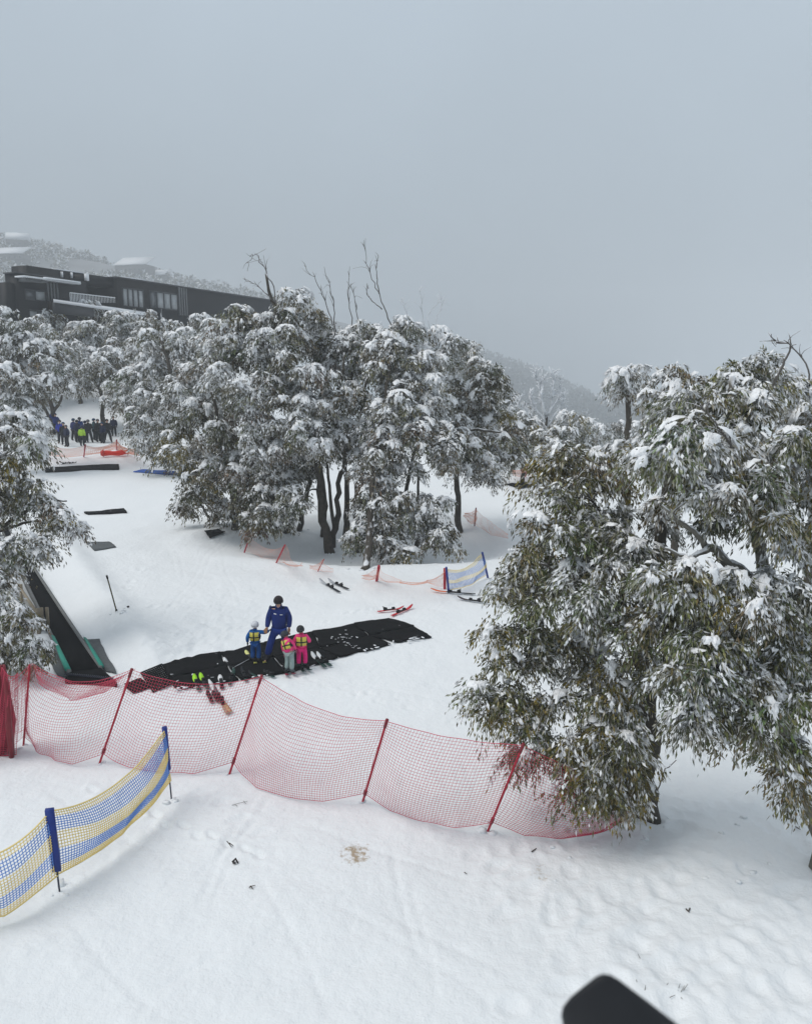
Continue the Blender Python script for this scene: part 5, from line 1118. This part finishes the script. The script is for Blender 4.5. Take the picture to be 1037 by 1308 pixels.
for u in (62, 66, 70, 74): bpart('fin', M['fin'], lambda mb: fbox(mb, u - .2, 358, u + .2, 384, .55, .2))
bpart('pergola_slats', M['fin'], lambda mb: [fbox(mb, u - .3, 353 + (u - 33) * .08, u + .3, 359 + (u - 33) * .08, 1.4, 1.0) for u in np.arange(33, 62, 3)])
bpart('pergola_snow', M['snowpad'], lambda mb: (fbox(mb, 31, 351.3, 103, 353.2, 1.6, 1.3), fbox(mb, 58, 353.4, 103, 357.2, 1.6, .35)))
for q_ in ((79.5, 346.5, 81, 354, -1.9, .3), (92, 347.5, 93.4, 355, -1.9, .3), (110, 349, 114, 358, -.3, .3)): bpart('parapet_snow', M['snowpad'], lambda mb: fbox(mb, *q_))
bpart('balcony_slab', M['snowpad'], lambda mb: (fbox(mb, 82, 385.8, 150, 387.5, 2.2, 5), ))
rl = bpart('balcony_railing', M['white_rail'], lambda mb: [fbox(mb, 90, 373, 147, 374, 2.1, .12)] + [fbox(mb, u - .22, 373.6 + (u - 90) * .095, u + .22, 386.5, 2.08, .06) for u in np.arange(90, 148, 1.9)])
def porch(mb):
    p = [fpt(68, 382.5, 3.5), fpt(186, 400, 3.5), fpt(186, 398, .06), fpt(68, 381, .06)]; P = np.array(p)
    mb.add(np.vstack([P - [0, 0, .25], P]), [BOXF])
bpart('porch_roof', M['snowpad'], porch)
bpart('porch_beam', M['trim'], lambda mb: fbox(mb, 70, 385.5, 120, 400, 3.2, .35))

# ------------------------------------------------------------------ hills, houses on the hill, far trees
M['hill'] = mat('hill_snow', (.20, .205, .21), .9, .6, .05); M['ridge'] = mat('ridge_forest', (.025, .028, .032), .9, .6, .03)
def hill_z1(x, y):   # left hill
    rid = 140 - .245 * (x + 400) + 4 * vnoise(x * .012, y * .012, 3)
    f = np.clip((y - 150) / 650, 0, 1); return 8 + (np.minimum(rid, 165) - 8) * f ** 1.15 + 6 * vnoise(x * .018, y * .018, 8) * f
def hill_z2(x, y):
    rid = 58 - .50 * (x - 105) + 9 * vnoise(x * .01, y * .006, 5); f = np.clip((y - 380) / 1120, 0, 1)
    return -68 + (np.clip(rid, -64, 64) + 68) * f ** .85 + 7 * vnoise(x * .02, y * .02, 4) * f
def hill(name, fn_, x0, x1, y0, y1, step):
    X, Y = np.meshgrid(np.arange(x0, x1, step), np.arange(y0, y1, step)); Z = fn_(X, Y); n, k = X.shape; ii = np.arange(n * k).reshape(n, k)
    qq = np.stack([ii[:-1, :-1], ii[:-1, 1:], ii[1:, 1:], ii[1:, :-1]], -1).reshape(-1, 4)
    tag(link(name, mesh_np(name, np.stack([X, Y, Z], -1).reshape(-1, 3), [qq]), M[name], smooth=True), kind='structure')
hill('hill', hill_z1, -760, -30, 148, 900, 8); hill('ridge', hill_z2, -200, 800, 325, 1640, 14)
def treeline(name, fn_, x0, x1, y0, y1, n, size, seed, wh, m=40, wz=.3):
    r = np.random.default_rng(seed); X = r.uniform(x0, x1, n); Y = r.uniform(y0, y1, n)
    keep = vnoise(X * .018, Y * .018, seed) > -.55
    for hx, hy, hr in (HOUSES if name == 'hillside_trees' else ()): keep &= ~((np.abs(X - hx) < hr * .4) & (Y < hy + 10) & (Y > hy - 16))
    X, Y = X[keep], Y[keep]; Z = fn_(X, Y); n = len(X)
    ci = np.repeat(np.arange(n), m); h = size * r.uniform(.6, 1.35, n)
    d = nrm(r.normal(size=(n * m, 3))) * (r.uniform(.3, 1, (n * m, 1)) ** .5); P = np.stack([X, Y, Z + h * .62], 1)[ci] + d * np.stack([h * .42, h * .42, h * .45], 1)[ci]
    D = nrm(d + r.normal(0, .6, (n * m, 3)) - [0, 0, .4]); pw = np.clip(wh + wz * d[:, 2], .012, .95); white = r.random(n * m) < pw
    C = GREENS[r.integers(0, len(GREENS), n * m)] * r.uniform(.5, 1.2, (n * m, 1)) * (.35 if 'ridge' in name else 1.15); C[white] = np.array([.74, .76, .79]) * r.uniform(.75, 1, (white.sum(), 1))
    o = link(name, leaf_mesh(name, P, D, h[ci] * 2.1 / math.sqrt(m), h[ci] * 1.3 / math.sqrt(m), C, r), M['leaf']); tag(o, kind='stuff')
    t_ = MB()
    return o
M['house_wall'] = mat('house_wall', (.11, .10, .095), .8, .3, .4); M['house_glass'] = mat('house_glass', (.05, .055, .06), .2, .3, .3, spec=.5)
HOUSES = []
def house(label, u, v, w, d, h, rz, roof='gable', Y=None):
    # find hillside point on the pixel ray
    dr = ray(u, v); t = 170
    while t < 900:
        p = CAM + dr * t
        if p[2] < hill_z1(p[0], p[1]): break
        t += 1
    p[2] = hill_z1(p[0], p[1]); HOUSES.append((p[0], p[1], w)); o = empty('house', p, R(rz)); tag(o, label, 'house', 'houses on the misty hill')
    mb = MB(); mb.box((0, 0, h / 2 - 1), (w, d, h + 2)); wl = mb.build('wall', M['house_wall'], o)
    mb = MB(); e = .7
    if roof == 'gable':
        hr = d * .5; x0 = w / 2 + e; y0 = d / 2 + e
        mb.add([[-x0, -y0, h - .2], [x0, -y0, h - .2], [x0, y0, h - .2], [-x0, y0, h - .2], [-x0, 0, h + hr], [x0, 0, h + hr]], [np.array([[0, 1, 5, 4], [2, 3, 4, 5], [0, 3, 2, 1]]), np.array([[1, 2, 5], [3, 0, 4]])])
    else: mb.add([[-w / 2 - e, -d / 2 - e, h + .02], [w / 2 + e, -d / 2 - e, h + .02], [w / 2 + e, d / 2 + e, h + d * .55], [-w / 2 - e, d / 2 + e, h + d * .55], [-w / 2 - e, -d / 2 - e, h + .7], [w / 2 + e, -d / 2 - e, h + .7], [w / 2 + e, d / 2 + e, h + d * .55 + .8], [-w / 2 - e, d / 2 + e, h + d * .55 + .8]], [BOXF])
    mb.build('roof', M['snowpad'], o)
    for k in range(max(2, int(w / 4))):
        mb = MB(); mb.box((-w / 2 + (k + .5) * w / max(2, int(w / 4)), -d / 2 - .05, h * .55), (1.7, .2, 1.4)); mb.build('window', M['house_glass'], o)
    mb = MB(); mb.box((w * .25, d * .1, h + d * .22), (.9, .9, 2.2)); mb.build('chimney', M['house_wall'], o)
house('grey chalet with steep white gable roof high on the misty hill', 24, 318, 17, 13, 7, 15)
house('long low white roofed lodge at the left edge of the hill', 12, 334, 30, 11, 5, -8, 'mono')
house('lodge with a thin white roof on the hill crest', 68, 314, 18, 9, 4, 5, 'mono')
house('large lodge with a broad white roof above the dark building', 173, 352, 30, 14, 8, -14, 'mono')
house('smaller white roofed lodge right of the broad roofed one', 205, 358, 11, 9, 4, -10, 'mono')
house('tiny white roofed hut halfway along the misty hill', 114, 330, 9, 7, 4, 10)

treeline('hillside_trees', hill_z1, -560, -90, 260, 830, 5200, 6.2, 5, .34, 24, .22)
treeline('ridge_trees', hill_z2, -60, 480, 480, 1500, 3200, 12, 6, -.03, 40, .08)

# ------------------------------------------------------------------ the rail end close to the camera
ol = [(716, 1298), (718, 1287), (727, 1275), (745, 1260), (760, 1248), (769, 1244), (779, 1245), (790, 1251), (830, 1281), (866, 1309), (1000, 1412), (1010, 1500), (740, 1500), (722, 1330)]
o3 = np.array([at(u, v, .44) for u, v in ol]); ctr = o3.mean(0); nv = nrm(ray(770, 1300)); V = []; n = len(ol)
for dz, ins in ((0, .0035), (.003, .0008), (.006, 0), (.024, 0), (.03, .003)):
    V += list(o3 + nrm(ctr - o3) * ins + nv * dz)
i = np.arange(n); j = (i + 1) % n; fs = np.concatenate([np.stack([i + k * n, j + k * n, j + (k + 1) * n, i + (k + 1) * n], -1) for k in range(4)])
M['rail_black'] = mat('black_rail', (.018, .019, .022), .5, .2, 20)
rail = link('handrail', mesh_np('handrail', np.array(V), [fs, np.arange(n)[None, ::-1], (np.arange(n) + 4 * n)[None]]), M['rail_black'], smooth=False)
tag(rail, 'blurred black rounded rail end jutting up close to the viewer', 'rail')

# ------------------------------------------------------------------ air, sky, sun
hz = MB(); hz.box((0, 770, 45), (1640, 1760, 250)); m = bpy.data.materials.new('haze'); m.use_nodes = True; nt = m.node_tree
for nd in list(nt.nodes): nt.nodes.remove(nd)
ou = nt.nodes.new('ShaderNodeOutputMaterial'); pv = nt.nodes.new('ShaderNodeVolumePrincipled'); pv.inputs['Color'].default_value = (.77, .81, .845, 1); pv.inputs['Density'].default_value = HAZE; pv.inputs['Anisotropy'].default_value = .0
nt.links.new(pv.outputs[0], ou.inputs['Volume'])
tag(hz.build('haze', m), kind='stuff')
w = bpy.data.worlds.new('World'); SC.world = w; w.use_nodes = True; nt = w.node_tree; N = nt.nodes.new; L = nt.links.new
bgn = nt.nodes['Background']
sky = N('ShaderNodeTexSky'); sky.sky_type = 'NISHITA'; sky.sun_disc = False; sky.sun_elevation = R(56); sky.sun_rotation = R(255); sky.air_density = 2; sky.dust_density = 5
tc = N('ShaderNodeTexCoord'); sx = N('ShaderNodeSeparateXYZ'); L(tc.outputs['Generated'], sx.inputs[0])
rp = N('ShaderNodeValToRGB'); cr = rp.color_ramp; L(sx.outputs['Z'], rp.inputs[0])
cr.elements[0].position = 0; cr.elements[0].color = (*SKY0, 1); cr.elements[1].position = 1; cr.elements[1].color = (*SKY2, 1)
e = cr.elements.new(.38); e.color = (*SKY1, 1)
nz = N('ShaderNodeTexNoise'); nz.inputs['Scale'].default_value = 1.9; nz.inputs['Detail'].default_value = 3; L(tc.outputs['Generated'], nz.inputs['Vector'])
mr = N('ShaderNodeMapRange'); L(nz.outputs['Fac'], mr.inputs[0]); mr.inputs[1].default_value = .3; mr.inputs[2].default_value = .7; mr.inputs[3].default_value = .91; mr.inputs[4].default_value = 1.09
ml = N('ShaderNodeMix'); ml.data_type = 'RGBA'; ml.blend_type = 'MULTIPLY'; ml.inputs[0].default_value = 1; L(rp.outputs[0], ml.inputs[6]); L(mr.outputs[0], ml.inputs[7])
sc_ = N('ShaderNodeVectorMath'); sc_.operation = 'SCALE'; sc_.inputs['Scale'].default_value = .06; L(sky.outputs[0], sc_.inputs[0])
mix = N('ShaderNodeMix'); mix.data_type = 'RGBA'; mix.inputs[0].default_value = .92; L(sc_.outputs[0], mix.inputs[6]); L(ml.outputs[2], mix.inputs[7])
L(mix.outputs[2], bgn.inputs['Color']); bgn.inputs['Strength'].default_value = 1.0
ld = bpy.data.lights.new('sun', 'SUN'); ld.energy = SUN; ld.angle = R(35); ld.color = (1, .96, .915); lo = bpy.data.objects.new('sun', ld); COL.objects.link(lo)
lo.rotation_euler = (R(34), 0, R(-75)); lo.location = (0, 0, 60)
SC.view_settings.view_transform = 'Standard'; SC.view_settings.look = 'None'; SC.view_settings.exposure = .1; SC.view_settings.gamma = 1
SC.cycles.use_denoising = True
SC.cycles.max_bounces = 6; SC.cycles.diffuse_bounces = 5; SC.cycles.volume_bounces = 2; SC.cycles.transparent_max_bounces = 4
